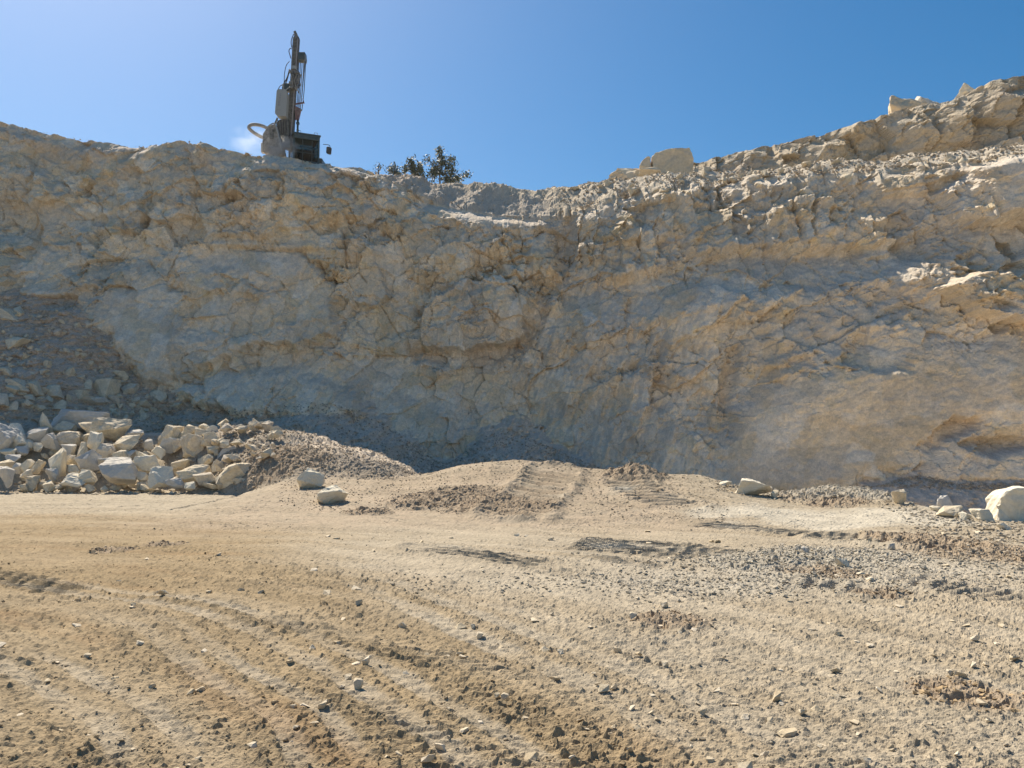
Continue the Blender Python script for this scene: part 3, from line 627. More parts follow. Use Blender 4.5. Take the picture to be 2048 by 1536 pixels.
    wp = sstep(0.0, 0.5, n1 + 1.15 * np.exp(-(((x - 7.6) / 3.9) ** 2 + ((y - 18.0) / 2.2) ** 2)) + 0.7 * np.exp(-(((x - 1.4) / 1.4) ** 2 + ((y - 13.3) / 0.7) ** 2))
               + 0.6 * np.exp(-(((x - 2.9) / 0.5) ** 2 + ((y - 22.2) / 2.2) ** 2)) - 0.42)
    C += (WHITE - C) * (0.9 * wp)[:, None]
    grit = np.exp(-(((x - 4.6 - 0.3 * (y - 11.5)) / 2.6) ** 2 + ((y - 11.3) / 1.5) ** 2)) + 0.6 * np.exp(-(((x - 2.2) / 2.4) ** 2 + ((y - 10.0) / 0.7) ** 2))
    C += (GRIT - C) * np.clip(grit * (0.8 + 0.5 * n2), 0, 0.9)[:, None]
    C += (np.array((.36, .285, .205)) - C) * (sstep(14.5, 17.5, y + 1.2 * n1) * sstep(5.5, 3.0, x - 0.1 * (y - 20)) * sstep(-8.5, -6.0, x) * (0.55 + 0.5 * n2) * (1 - wp)).clip(0, 0.85)[:, None]
    C += (np.array((.33, .28, .22)) - C) * np.clip(0.85 * heapm[0], 0, 1)[:, None]
    C += (np.array((.33, .255, .175)) - C) * np.clip(0.85 * heapm[1], 0, 1)[:, None]
    C += (GRIT * 0.95 - C) * np.clip(0.85 * heapm[2], 0, 1)[:, None]
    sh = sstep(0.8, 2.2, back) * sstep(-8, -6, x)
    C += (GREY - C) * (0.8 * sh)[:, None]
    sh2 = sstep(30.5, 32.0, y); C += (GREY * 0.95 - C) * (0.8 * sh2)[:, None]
    C += (DARK * 1.1 - C) * (0.18 * prt * sstep(0.0, 0.5, n2 + 0.2))[:, None]
    C *= (1 + 0.16 * n2 + 0.16 * streak)[:, None]
    return z.reshape(shp), C.reshape(shp + (3,))

ys = [1.6]
while ys[-1] < 47:
    y = ys[-1]; ys.append(y + (0.04 if y < 3.6 else min(y * y / 1400.0, 0.055) if y < 27 else 0.2))
ys = np.concatenate([[-160, -80, -40, -20, -10, -5, -2, 0.0, 0.8], ys, [50, 60, 90]])
tcol = np.concatenate([-np.geomspace(12, 0.76, 22)[:-1], np.linspace(-0.76, 0.76, 850), np.geomspace(0.76, 12, 22)[1:]])
wy = np.maximum(0.93 * ys + 2.2, 3.5)
GX = tcol[None] * wy[:, None]; GY = np.repeat(ys[:, None], len(tcol), 1)
GZ, GC = ground(GX, GY, True)
floor = grid_mesh('ground', np.stack([GX, GY, GZ], -1), M_GROUND, GC)
tag(floor, 'quarry floor of pale dust, brown soil and crawler prints', None, None, 'structure')

# ================================================================== BROKEN ROCK
_ico = {}
def ico(sub):
    if sub not in _ico:
        bm = bmesh.new(); bmesh.ops.create_icosphere(bm, subdivisions=sub, radius=1.0)
        bm.verts.ensure_lookup_table()
        _ico[sub] = (np.array([v.co[:] for v in bm.verts]), np.array([[v.index for v in f.verts] for f in bm.faces])); bm.free()
    return _ico[sub]
def rock_mesh(seed, sub=3, planes=11, rough=0.03, mat=None, deep=(0.42, 0.85)):
    """an angular block: the hull of a few random corners, its broken faces and edges slightly uneven; fills the box -0.5..0.5"""
    r = np.random.default_rng(seed); bm = bmesh.new()
    n = planes + int(r.integers(1, 5)); p = r.uniform(-1, 1, (n, 3)); p = p / (np.sum(np.abs(p) ** 3.2, 1) ** (1 / 3.2))[:, None] * r.uniform(0.78, 1.0, (n, 1))
    sh = r.uniform(-.35, .35, 3); p[:, 0] += sh[0] * p[:, 2]; p[:, 1] += sh[1] * p[:, 2]; p[:, 0] += sh[2] * p[:, 1]
    vs = [bm.verts.new(q) for q in p]
    res = bmesh.ops.convex_hull(bm, input=vs)
    bmesh.ops.delete(bm, geom=[v for v in bm.verts if not v.link_faces], context='VERTS')
    bmesh.ops.bevel(bm, geom=bm.edges[:], offset=0.022, segments=1, affect='EDGES', profile=0.6)
    bmesh.ops.triangulate(bm, faces=bm.faces[:])
    target = {2: 0.5, 3: 0.26, 4: 0.15}[sub]
    for _ in range(6):
        es = [e for e in bm.edges if e.calc_length() > target]
        if not es: break
        bmesh.ops.subdivide_edges(bm, edges=es, cuts=1); bmesh.ops.triangulate(bm, faces=[f for f in bm.faces if len(f.verts) > 3])
    bmesh.ops.recalc_face_normals(bm, faces=bm.faces[:]); bm.normal_update()
    bm.verts.ensure_lookup_table(); bm.verts.index_update()
    V = np.array([v.co[:] for v in bm.verts]); Nn = np.array([v.normal[:] for v in bm.verts]); T = np.array([[v.index for v in f.verts] for f in bm.faces]); bm.free()
    for f, a in ((1.3, 1.3), (3.0, 1.0), (7.0, 0.6)):
        o = r.uniform(0, 50, 3)
        nx = fbm(V[:, 0] * f + o[0], V[:, 1] * f + V[:, 2] * f * 0.7 + o[1], 2, seed); ny = fbm(V[:, 1] * f + o[2], V[:, 2] * f - V[:, 0] * f * 0.6 + o[1], 2, seed + 3)
        V = V + Nn * (rough * a * (nx + ny))[:, None]
    lo, hi = V.min(0), V.max(0); V = (V - (lo + hi) / 2) / (hi - lo)
    return tri_mesh('rock', V, T, mat or M_ROCK, smooth=False)
def outline_rock(name, outline, Y, depth, seed, mat, label, lean=0.15, rough=0.085, cell=0.13):
    """a big block with a known silhouette: front and back faces joined by broken sides"""
    P3 = [at(a, b, Y) for a, b in outline]; c = np.mean(P3, 0); bm = bmesh.new(); r = np.random.default_rng(seed)
    A_ = [bm.verts.new((p[0] - c[0], r.uniform(-.08, .08), p[2] - c[2])) for p in P3]
    B_ = [bm.verts.new(((p[0] - c[0]) * .86 + .1, depth * r.uniform(.9, 1.1), (p[2] - c[2]) * .9 - lean * .4)) for p in P3]; n = len(A_)
    bm.faces.new(A_); bm.faces.new(B_[::-1])
    for i in range(n): bm.faces.new((A_[i], B_[i], B_[(i + 1) % n], A_[(i + 1) % n]))
    bmesh.ops.recalc_face_normals(bm, faces=bm.faces[:]); bmesh.ops.bevel(bm, geom=bm.edges[:], offset=0.05, segments=1, affect='EDGES'); bmesh.ops.triangulate(bm, faces=bm.faces[:])
    for _ in range(7):
        es = [e for e in bm.edges if e.calc_length() > cell * 1.6]
        if not es: break
        bmesh.ops.subdivide_edges(bm, edges=es, cuts=1); bmesh.ops.triangulate(bm, faces=[f for f in bm.faces if len(f.verts) > 3])
    bmesh.ops.recalc_face_normals(bm, faces=bm.faces[:]); bm.normal_update(); bm.verts.index_update()
    V = np.array([v.co[:] for v in bm.verts]); Nn = np.array([v.normal[:] for v in bm.verts]); T = np.array([[v.index for v in f.verts] for f in bm.faces]); bm.free()
    d = 1.3 * fbm(V[:, 0] * .9, V[:, 2] * .9 + V[:, 1], 3, seed) + 0.8 * blocks(V[:, 0] + .3 * V[:, 1], V[:, 2] + .4 * V[:, 1], .55, seed + 2, step=.5, tilt=.4)[0] / .55 + .5 * fbm(V[:, 0] * 5, V[:, 2] * 5 + V[:, 1] * 4, 2, seed + 4)
    V = V + Nn * (rough * d)[:, None]
    o = link(name, tri_mesh(name, V, T, mat)); o.location = c
    return tag(o, label, 'boulder')
def place_rock(name, px, py, wpx, hpx, Y, seed, mat=None, depth=None, label=None, group=None, sub=3, rough=0.035, planes=11, cat='boulder', deep=(0.42, 0.85), roll=None):
    c = at(px, py, Y); k = Y / F_PX
    o = link(name, rock_mesh(seed, sub, planes, rough, mat, deep)); o.location = c
    o.scale = (wpx * k * 1.08, (depth or (0.55 * wpx + 0.45 * hpx) * k) * 1.05, hpx * k * 1.12)
    o.rotation_euler = (0, (random.uniform(-.12, .12) if roll is None else roll), 0)
    return tag(o, label, cat, group)

HEAPL = 'angular beige limestone boulder piled among many others in the heap beside the gravel mounds'
HEAPG = 'boulders of the blasted rock heap'
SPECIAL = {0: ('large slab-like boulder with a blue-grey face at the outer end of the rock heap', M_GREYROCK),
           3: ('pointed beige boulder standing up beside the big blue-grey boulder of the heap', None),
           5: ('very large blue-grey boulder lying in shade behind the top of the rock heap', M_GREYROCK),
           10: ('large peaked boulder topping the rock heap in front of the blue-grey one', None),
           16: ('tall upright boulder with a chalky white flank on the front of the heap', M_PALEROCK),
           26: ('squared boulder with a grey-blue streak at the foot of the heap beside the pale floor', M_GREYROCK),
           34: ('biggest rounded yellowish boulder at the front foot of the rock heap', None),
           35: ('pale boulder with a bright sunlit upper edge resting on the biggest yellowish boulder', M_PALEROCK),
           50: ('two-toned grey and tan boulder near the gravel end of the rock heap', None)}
LA = [(60, 430, 250, 330), (220, 410, 240, 290), (430, 420, 200, 200), (545, 280, 190, 240), (720, 310, 240, 130), (950, 220, 620, 260), (780, 440, 300, 160), (590, 480, 150, 200), (1000, 450, 170, 130), (1040, 350, 250, 180),
      (1290, 330, 370, 260), (1560, 400, 200, 120), (1460, 500, 310, 180), (1090, 500, 180, 250), (930, 580, 120, 190), (780, 580, 200, 140), (660, 710, 200, 300), (450, 540, 110, 100), (330, 510, 130, 120), (250, 580, 150, 100),
      (100, 610, 180, 110), (150, 680, 160, 110), (430, 760, 160, 150), (310, 750, 110, 140), (190, 780, 110, 120), (50, 740, 150, 110), (80, 880, 170, 220), (375, 915, 130, 100), (580, 860, 180, 150), (850, 910, 260, 150),
      (1010, 870, 200, 150), (1010, 690, 210, 220), (1230, 580, 180, 160), (1240, 720, 220, 120), (1380, 810, 400, 280), (1700, 730, 300, 200), (1840, 880, 250, 230), (1700, 510, 130, 120), (1800, 600, 170, 140), (1920, 400, 270, 210),
      (1930, 520, 220, 160), (1380, 630, 150, 110), (1500, 620, 120, 90), (1620, 640, 150, 110), (840, 800, 160, 120), (300, 840, 120, 90), (1600, 870, 150, 100), (1970, 930, 140, 100), (800, 690, 160, 120)]
LB = [(200, 270, 210, 190), (480, 390, 270, 260), (250, 420, 280, 270), (470, 270, 180, 170), (720, 280, 140, 100), (780, 360, 180, 130), (880, 430, 140, 200), (700, 510, 250, 180), (730, 540, 170, 120), (400, 590, 190, 160), (120, 620, 220, 110),
      (270, 720, 330, 170), (560, 640, 200, 120), (720, 760, 380, 270), (400, 790, 300, 150), (850, 860, 310, 160), (450, 860, 200, 90), (230, 870, 130, 100), (1030, 560, 330, 220), (1270, 670, 290, 160), (1000, 750, 140, 110), (1060, 660, 170, 100), (60, 840, 180, 110), (60, 400, 150, 150)]
LIST = [(a / 5.69, 800 + b / 5.69, c / 5.69, d / 5.69) for a, b, c, d in LA] + [(340 + a / 5.69, 820 + b / 5.69, c / 5.69, d / 5.69) for a, b, c, d in LB]
def ordinal(n): return ['nearest', 'second', 'third', 'fourth', 'fifth', 'sixth', 'seventh', 'eighth', 'ninth', 'tenth', 'eleventh', 'twelfth', 'thirteenth', 'fourteenth', 'fifteenth', 'sixteenth', 'seventeenth', 'eighteenth', 'nineteenth', 'twentieth', 'twenty-first', 'twenty-second', 'twenty-third', 'twenty-fourth', 'twenty-fifth', 'twenty-sixth', 'twenty-seventh', 'twenty-eighth'][n]
def row_of(q):
    b = q[1] + q[3] / 2
    return 'foot' if b > 958 else 'lower course' if b > 925 else 'upper course' if b > 895 else 'top'
ORDER = {}
for rw in ('foot', 'lower course', 'upper course', 'top'):
    ids = sorted([i for i, q in enumerate(LIST) if row_of(q) == rw], key=lambda i: -LIST[i][0])
    for k_, i in enumerate(ids): ORDER[i] = (rw, k_)
def heap_label(i, mt):
    px, py, wp, hp = LIST[i]; rw, k_ = ORDER[i]; a_ = wp / hp
    shape = 'broad flat' if a_ > 1.8 else 'oblong' if a_ > 1.3 else 'tall' if a_ < .8 else 'chunky'
    tone = {M_ROCK: 'beige', M_PALEROCK: 'pale cream', M_GREYROCK: 'grey', M_TANROCK: 'tan'}[mt]
    return '%s %s boulder, %s from the gravel mounds in the heap%s' % (shape, tone, ordinal(k_), {'foot': "'s foot", 'lower course': "'s lower course", 'upper course': "'s upper course", 'top': "'s top course"}[rw])
heap_pos = []
for i, (px, py, wp, hp) in enumerate(LIST):
    bot = py + hp / 2
    Y = 26.3 + np.clip((982 - bot) / 125, -0.1, 1.2) * 4.6
    if i == 5: Y = 31.6
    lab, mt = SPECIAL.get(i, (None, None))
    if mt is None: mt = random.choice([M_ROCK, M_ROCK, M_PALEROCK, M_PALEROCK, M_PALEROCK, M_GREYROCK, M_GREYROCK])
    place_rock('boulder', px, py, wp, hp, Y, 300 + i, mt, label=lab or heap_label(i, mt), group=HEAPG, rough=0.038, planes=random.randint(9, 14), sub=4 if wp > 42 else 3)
    heap_pos.append(at(px, py, Y))
# smaller blocks wedged between them
small = [rock_mesh(800 + i, 2, 9, 0.05) for i in range(14)]
def scatter_obj(name, me, p, s, label, group, cat='stone', rot=None):
    o = link(name, me); o.location = p; o.scale = s
    o.rotation_euler = rot or (random.uniform(-.6, .6), random.uniform(-.6, .6), random.uniform(0, 6.28))
    return tag(o, label, cat, group)
HFX = np.array([random.uniform(-20, 560) for i in range(110)]); HFY = 26.3 + 4.4 * np.array([random.uniform(-0.02, 1.0) for i in range(110)]); HFX = (HFX - 1024) / F_PX * HFY; HFZ = ground(HFX, HFY)
for i in range(110):
    s = random.uniform(0.16, 0.42)
    scatter_obj('rock', small[i % 14], (HFX[i], HFY[i], HFZ[i] + s * 0.2 + 0.12), (s * random.uniform(.8, 1.4), s, s * random.uniform(.6, 1.0)), 'small angular rock fragment filling a gap between the boulders of the heap', 'fragments between the heap boulders', 'rock')

# lone boulders on the floor and along the berm
FL = [(623, 957, 46, 40, 25.6, M_PALEROCK, 'lone boulder with a flat bright white top beside the gravel mounds'),
      (662, 990, 62, 36, 23.2, M_PALEROCK, 'lone oblong pale boulder lying in front of the white-topped one'),
      (1505, 975, 76, 34, 22.6, M_PALEROCK, 'long white boulder half buried in the crest of the berm'),
      (1551, 988, 18, 20, 22.3, M_ROCK, 'small yellowish boulder at the end of the long white boulder on the berm'),
      (1450, 967, 28, 10, 23.4, M_PALEROCK, 'flat pale rock next to the long white boulder on the berm'),
      (1796, 995, 28, 30, 21.0, M_ROCK, 'small upright tan boulder at the end of the grey gravel ridge'),
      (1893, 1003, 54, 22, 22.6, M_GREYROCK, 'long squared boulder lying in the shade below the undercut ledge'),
      (1905, 1024, 56, 22, 20.6, M_ROCK, 'yellowish boulder on the edge of the shade below the undercut ledge'),
      (1872, 1018, 20, 12, 20.4, M_PALEROCK, 'small bright boulder beside the yellowish boulder at the shade edge'),
      (1963, 1031, 36, 24, 19.0, M_PALEROCK, 'rounded pale boulder beside the huge white block'),
      (1932, 1033, 26, 18, 19.4, M_PALEROCK, 'pale boulder between the yellowish boulder and the rounded one'),
      (2008, 1054, 24, 14, 16.4, M_PALEROCK, 'pale stone lying at the foot of the huge white block'),
      (1683, 1127, 24, 20, 11.4, M_PALEROCK, 'whitish boulder sitting on the grey gravel patch'),
      (1783, 1094, 14, 14, 13.0, M_GREYROCK, 'grey stone beside the crawler print ridge'),
      (1610, 1102, 14, 16, 12.3, M_GREYROCK, 'grey stone on top of the grey gravel patch')]
outline_rock('boulder', [(1990, 1050), (1996, 1034), (2000, 1012), (2003, 990), (2016, 977), (2046, 971), (2085, 974), (2112, 990), (2126, 1030), (2120, 1062), (2040, 1062)], 17.6, .9, 71, M_PALEROCK, 'huge creamy white block standing at the end of the berm', rough=.075, cell=.06)
def ray_ground(PX, PY, Y0):
    Y = np.arange(5.0, 33.0, 0.05); out = []
    for px, py, y0 in zip(PX, PY, Y0):
        p = at(px, py, 1.0); x = p[0] * Y; z = EYE + (p[2] - EYE) * Y; g = ground(x, Y); hit = np.nonzero(z <= g)[0]
        out.append(Y[hit[0]] if len(hit) else y0)
    return out
FLY = ray_ground([f_[0] for f_ in FL], [f_[1] + f_[3] * .45 for f_ in FL], [f_[4] for f_ in FL])
for i, (px, py, wp, hp, Y, mt, lab) in enumerate(FL):
    if abs(FLY[i] - Y) < 5: Y = FLY[i] + 0.1
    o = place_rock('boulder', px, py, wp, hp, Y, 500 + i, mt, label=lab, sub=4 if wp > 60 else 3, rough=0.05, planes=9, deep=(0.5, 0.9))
    zc = float(ground(np.array([o.location.x]), np.array([o.location.y]))[0]); hz = o.scale.z
    if o.location.z - hz * 0.42 > zc:                        # rest it on the floor
        low = zc - hz * 0.08; top = o.location.z + hz * 0.5
        o.scale.z = top - low; o.location.z = (top + low) / 2
# blocks on the skyline
outline_rock('boulder', [(1304, 372), (1305, 340), (1304, 312), (1320, 303), (1345, 296), (1380, 293), (1386, 308), (1389, 325), (1384, 345), (1375, 372)], 46.6, 2.2, 81, M_TANROCK, 'huge tan block standing highest on the skyline above the rubble slope')
outline_rock('boulder', [(1278, 372), (1279, 345), (1281, 328), (1284, 318), (1296, 310), (1302.5, 311), (1303, 340), (1302, 372)], 46.55, 1.8, 82, M_TANROCK, 'narrow tan block split by a crack from the huge skyline block')
SK = [(1255, 349, 70, 26, 46.8, M_TANROCK, 'low tan rock at the uphill side of the huge skyline block'),
      (1295, 353, 66, 24, 46.2, M_TANROCK, 'flat tan slab under the huge skyline block'),
      (1813, 222, 82, 48, 46.0, M_TANROCK, 'elongated tan boulder perched on the upper bench edge'),
      (1848, 212, 46, 40, 46.4, M_GREYROCK, 'grey shaded boulder leaning against the elongated tan one on the upper bench'),
      (1938, 191, 56, 28, 44.2, M_PALEROCK, 'whitish flat boulder on the crest of the upper bench'),
      (1996, 181, 32, 24, 43.6, M_ROCK, 'small knobbly boulder on the highest point of the upper bench')]
for i, (px, py, wp, hp, Y, mt, lab) in enumerate(SK):
    place_rock('boulder', px, py + 3, wp, hp + 8, Y, 560 + i, mt, label=lab, sub=4 if wp > 60 else 3, rough=0.045, planes=10, deep=(0.5, 0.85), roll=(-.12 if i in (2, 3) else 0.0))
# stones lying on the rubble slope at the far left and along the foot of the face
TL = [(40, 1022, 45, 20), ]
talus_lab = 'loose limestone stone lying on the brown rubble slope against the quarry face'
talus = [rock_mesh(840 + i, 2, 9, 0.05) for i in range(12)]
BIGT = [(40, 770, 46, 26), (28, 778, 30, 22), (72, 778, 30, 30), (110, 783, 40, 26), (175, 770, 26, 22), (212, 780, 46, 40), (188, 805, 56, 24), (245, 752, 28, 20), (143, 744, 18, 20), (260, 780, 30, 24), (318, 793, 26, 26), (38, 690, 40, 30), (20, 630, 44, 26), (40, 625, 20, 26), (15, 745, 30, 22), (60, 795, 24, 12), (28, 812, 26, 20),
        (95, 730, 14, 16), (165, 712, 16, 12), (125, 645, 12, 10), (155, 650, 14, 10), (115, 665, 14, 12), (180, 635, 18, 12), (90, 745, 16, 14), (135, 700, 14, 10), (215, 722, 16, 8), (65, 634, 14, 9), (8, 800, 30, 26), (120, 810, 34, 20), (160, 790, 30, 18), (80, 818, 22, 16), (230, 800, 26, 18), (285, 806, 30, 14), (350, 812, 24, 12)]
def wall_pts_px(PX, PY):
    PX = np.asarray(PX, float); PY = np.asarray(PY, float); Y = np.full(PX.shape, 36.0)
    u = (PX - 1024) / F_PX; v = (768 - PY) / F_PX; dy = cp - v * sp; dz = sp + v * cp
    for _ in range(14):
        Y = 0.55 * Y + 0.45 * wall(u * Y / dy, EYE + dz * Y / dy)
    return np.stack([u * Y / dy, Y, EYE + dz * Y / dy], -1)
BT_P = wall_pts_px([b[0] for b in BIGT], [b[1] for b in BIGT])
for i, (px, py, wp, hp) in enumerate(BIGT):
    p = BT_P[i]; k = p[1] / F_PX
    o = scatter_obj('rock', talus[i % 12], p - np.array([0, hp * k * 0.15, 0]), (wp * k * 1.05, 0.5 * (wp + hp) * k, hp * k * 1.1), talus_lab, 'stones on the rubble slope', 'rock', (0, 0, 0))
    if i in (0, 5, 6, 10, 11, 12):
        o['label'] = {0: 'yellowish split boulder at the foot of the brown rubble slope', 5: 'peaked grey-green boulder at the foot of the brown rubble slope', 6: 'blue-grey flat boulder just above the big blue-grey boulder of the heap',
                      10: 'small upright beige block standing alone between rubble slope and smooth rock', 11: 'grey squared boulder partway up the brown rubble slope', 12: 'yellowish boulder near the top of the brown rubble slope'}[i]
        del o['group']
TPX = np.array([random.uniform(-30, 330) for i in range(150)]); TTOP = np.interp(TPX, [0, 180, 250, 330], [605, 625, 735, 800]); TPY = TTOP + (835 - TTOP) * np.array([random.random() ** 0.7 for i in range(150)])
TP = wall_pts_px(TPX, TPY)
for i in range(150):
    s = random.uniform(0.14, 0.22) * (1 + 0.9 * ((TPY[i] - TTOP[i]) / (836 - TTOP[i])) * random.random())
    scatter_obj('rock', talus[i % 12], TP[i] - np.array([0, s * .2, 0]), (s * random.uniform(.8, 1.4), s, s * random.uniform(.6, 1.0)), talus_lab, 'stones on the rubble slope', 'rock')

# ------------------------------------------------------------------ small rubble, too many to count
_icoV, _icoT = ico(1); _icoV = _icoV[:12]
bm_ = bmesh.new(); bmesh.ops.create_icosphere(bm_, subdivisions=1, radius=1.0); bm_.verts.ensure_lookup_table()
ICO_V = np.array([v.co[:] for v in bm_.verts]); ICO_T = np.array([[v.index for v in f.verts] for f in bm_.faces]); bm_.free()
OCT_V = np.array([(1, 0, 0), (-1, 0, 0), (0, 1, 0), (0, -1, 0), (0, 0, 1), (0, 0, -1)], float); OCT_T = np.array([(0, 2, 4), (2, 1, 4), (1, 3, 4), (3, 0, 4), (2, 0, 5), (1, 2, 5), (3, 1, 5), (0, 3, 5)])
def rubble(name, pts, sizes, colors, base='oct', label=None, flat=0.75):
    BV, BT = (OCT_V, OCT_T) if base == 'oct' else (ICO_V, ICO_T)
    N = len(pts); nv = len(BV)
    V = BV[None] * rng.uniform(0.62, 1.15, (N, nv, 1)) + rng.normal(0, 0.13, (N, nv, 3))
    q = rng.normal(size=(N, 4)); q /= np.linalg.norm(q, axis=1)[:, None]; a, b, c, d = q.T
    RM = np.stack([np.stack([1 - 2 * (c * c + d * d), 2 * (b * c - a * d), 2 * (b * d + a * c)], -1), np.stack([2 * (b * c + a * d), 1 - 2 * (b * b + d * d), 2 * (c * d - a * b)], -1), np.stack([2 * (b * d - a * c), 2 * (c * d + a * b), 1 - 2 * (b * b + c * c)], -1)], 1)
    V = V * rng.uniform(0.6, 1.25, (N, 1, 3)); V = np.einsum('nij,nvj->nvi', RM, V); V[..., 2] *= flat
    V = V * (sizes[:, None, None] * 0.5) + pts[:, None]
    T = BT[None] + (np.arange(N) * nv)[:, None, None]
    me = tri_mesh(name, V.reshape(-1, 3), T.reshape(-1, 3), M_GRAVEL, np.repeat(colors, nv, 0))
    return tag(link(name, me), label, None, None, 'stuff')
def mixc(*cs):
    def f(n):
        i = rng.integers(0, len(cs), n); return np.array(cs)[i] * rng.uniform(0.82, 1.18, (n, 1))
    return f
# floor gravel: finer and rarer on the driven lanes, coarse on the heaps, the berm and the grey patch
def on_ground(x, y, s, sink=0.2):
    return np.stack([x, y, ground(x, y) + s * (0.5 - sink - 0.15)], -1)
N = 9000; Yq = 1 / rng.uniform(1 / 17.0, 1 / 3.8, N); Xq = rng.uniform(-0.68, 0.68, N) * Yq
S = np.clip(rng.lognormal(math.log(0.012), 0.5, N), 0.006, 0.045) * (0.7 + 0.035 * Yq)
rubble('gravel', on_ground(Xq, Yq, S), S, ground(Xq, Yq, True)[1] * rng.uniform(.85, 1.2, (N, 1)), 'ico', 'crumbs of soil and fine gravel strewn over the quarry floor')
pts = []; szs = []; cls = []
def add_patch(n, gen, smin, smax, colr):
    x, y = gen(n); s = np.exp(rng.uniform(math.log(smin), math.log(smax), n)); z_, gc_ = ground(x, y, True); pts.append(np.stack([x, y, z_ + s * 0.12], -1)); szs.append(s); cls.append(0.5 * colr(n) + 0.5 * gc_ * rng.uniform(.85, 1.15, (n, 1)))
GRITC = mixc((.46, .41, .32), (.52, .47, .37), (.39, .345, .27), (.50, .43, .32)); BERMC = mixc((.36, .285, .20), (.41, .335, .245), (.32, .25, .17), (.46, .39, .29)); GREYC = mixc((.36, .305, .24), (.41, .35, .28), (.44, .37, .28))
def g_patch(n):
    a = rng.normal(size=(n, 2)); y = 11.3 + a[:, 1] * 0.95; return 4.7 + 0.3 * (y - 11.5) + a[:, 0] * 1.7, y
add_patch(2600, g_patch, 0.02, 0.085, GRITC)
add_patch(1500, lambda n: (rng.normal(2.4, 1.6, n), rng.normal(9.9, 0.5, n)), 0.02, 0.07, GRITC)
def g_berm(n):
    px = rng.uniform(560, 1460, n); x = (px - 1024) / F_PX * 25.0; ly = np.interp(x, LX, LYv); f = rng.random(n) ** 1.3
    y = ly + 0.9 - f * 7.5; return x * (y / 25.0), y
add_patch(3600, g_berm, 0.02, 0.085, BERMC)
def g_rb(n):
    px = rng.uniform(1430, 2080, n); x = (px - 1024) / F_PX * 22.0; ly = np.interp(x, LX, LYv); y = ly + 1.0 - rng.random(n) ** 1.4 * 3.6; return x * (y / 22.0), y
add_patch(2000, g_rb, 0.03, 0.13, mixc((.42, .37, .29), (.48, .425, .33), (.36, .305, .23)))
for hx_, hy_, hz_, r_, fl_, pg_ in HEAPS:
    n = int(min(900, 260 * r_ ** 1.5)); th = rng.uniform(0, 6.28, n); rr_ = r_ * np.sqrt(rng.random(n)) * 1.05
    s0, s1 = (0.035, 0.11) if hy_ > 24 else (0.02, 0.07)
    x_, y_ = hx_ + rr_ * np.cos(th), hy_ + rr_ * np.sin(th)
    s = np.exp(rng.uniform(math.log(s0), math.log(s1), n)); pts.append(on_ground(x_, y_, s)); szs.append(s); cls.append((GREYC, BERMC, GRITC, mixc((.36, .26, .15), (.42, .31, .18)))[pg_](n))
def g_heap(n):
    y = rng.uniform(26.0, 31.0, n); return (rng.uniform(-30, 580, n) - 1024) / F_PX * y, y
add_patch(1600, g_heap, 0.05, 0.22, mixc((.52, .44, .33), (.60, .52, .40), (.46, .38, .28)))
P_ = np.concatenate(pts); S_ = np.concatenate(szs); C_ = np.concatenate(cls)
rubble('rubble', P_, S_, C_, 'oct', 'loose rubble over the berm, the gravel mounds and the grey patch of the floor', 0.6)
# rubble of the apron at the foot of the face
def wall_pts(n, pxf, s0, s1, colr):
    px = pxf(n); Yg = np.interp(px, [b[0] for b in BASE], [b[1] for b in BASE]); x = (px - 1024) / F_PX * (Yg - 0.5)
    za = apron_z(x); z = za * rng.random(n) ** 0.9 - 0.1
    y = wall(x, z); s = np.exp(rng.uniform(math.log(s0), math.log(s1), n))
    return np.stack([x, y - s * 0.15, z], -1), s, colr(n)
a = wall_pts(5200, lambda n: rng.uniform(-120, 340, n), 0.05, 0.19, mixc((.50, .395, .29), (.56, .45, .33), (.46, .38, .30), (.60, .50, .37)))
b = wall_pts(5200, lambda n: rng.uniform(320, 1200, n), 0.04, 0.15, GREYC)
c = wall_pts(1200, lambda n: rng.uniform(1700, 2150, n), 0.05, 0.16, GREYC)
rubble('apron_rubble', np.concatenate([a[0], b[0], c[0]]), np.concatenate([a[1], b[1], c[1]]), np.concatenate([a[2], b[2], c[2]]), 'oct', 'loose grey and brown rubble lying along the foot of the quarry face')
# rubble on top of the face
px = np.concatenate([rng.uniform(1120, 2150, 4600), rng.uniform(760, 1130, 900), rng.uniform(-100, 760, 1100)]); n = len(px)
dC = np.interp(px, [c_[0] for c_ in CREST], [c_[2] for c_ in CREST]); bk = rng.random(n) ** 1.2 * 4.6; x = (px - 1024) / F_PX * dC
s = np.exp(rng.uniform(math.log(0.05), math.log(0.22), n)); s[4600:] *= 0.7
y = np.interp(x, xs, ysm) + bk
P_ = np.stack([x, y, top_z(x, bk) + s * 0.1], -1)
rubble('crest_rubble', P_, s, mixc((.46, .385, .285), (.52, .44, .335), (.42, .335, .235))(n), 'oct', 'pale broken rubble lying along the crest of the quarry face', 0.85)
# stones big enough to count along the sunlit crest
for i in range(70):
    px = random.uniform(1150, 2048); bk = random.random() * 4.0; d = float(np.interp(px, [c_[0] for c_ in CREST], [c_[2] for c_ in CREST])); x = (px - 1024) / F_PX * d
    z = float(top_z(np.array([x]), np.array([bk]))[0]); s = random.uniform(0.22, 0.5)
    o = scatter_obj('rubble_block', talus[i % 12], (x, float(np.interp(x, xs, ysm)) + bk, z + s * .15), (s * random.uniform(.8, 1.3), s, s * random.uniform(.6, 1)), 'pale sunlit stone among the rubble on the crest of the face', 'stones on the crest rubble', 'block')

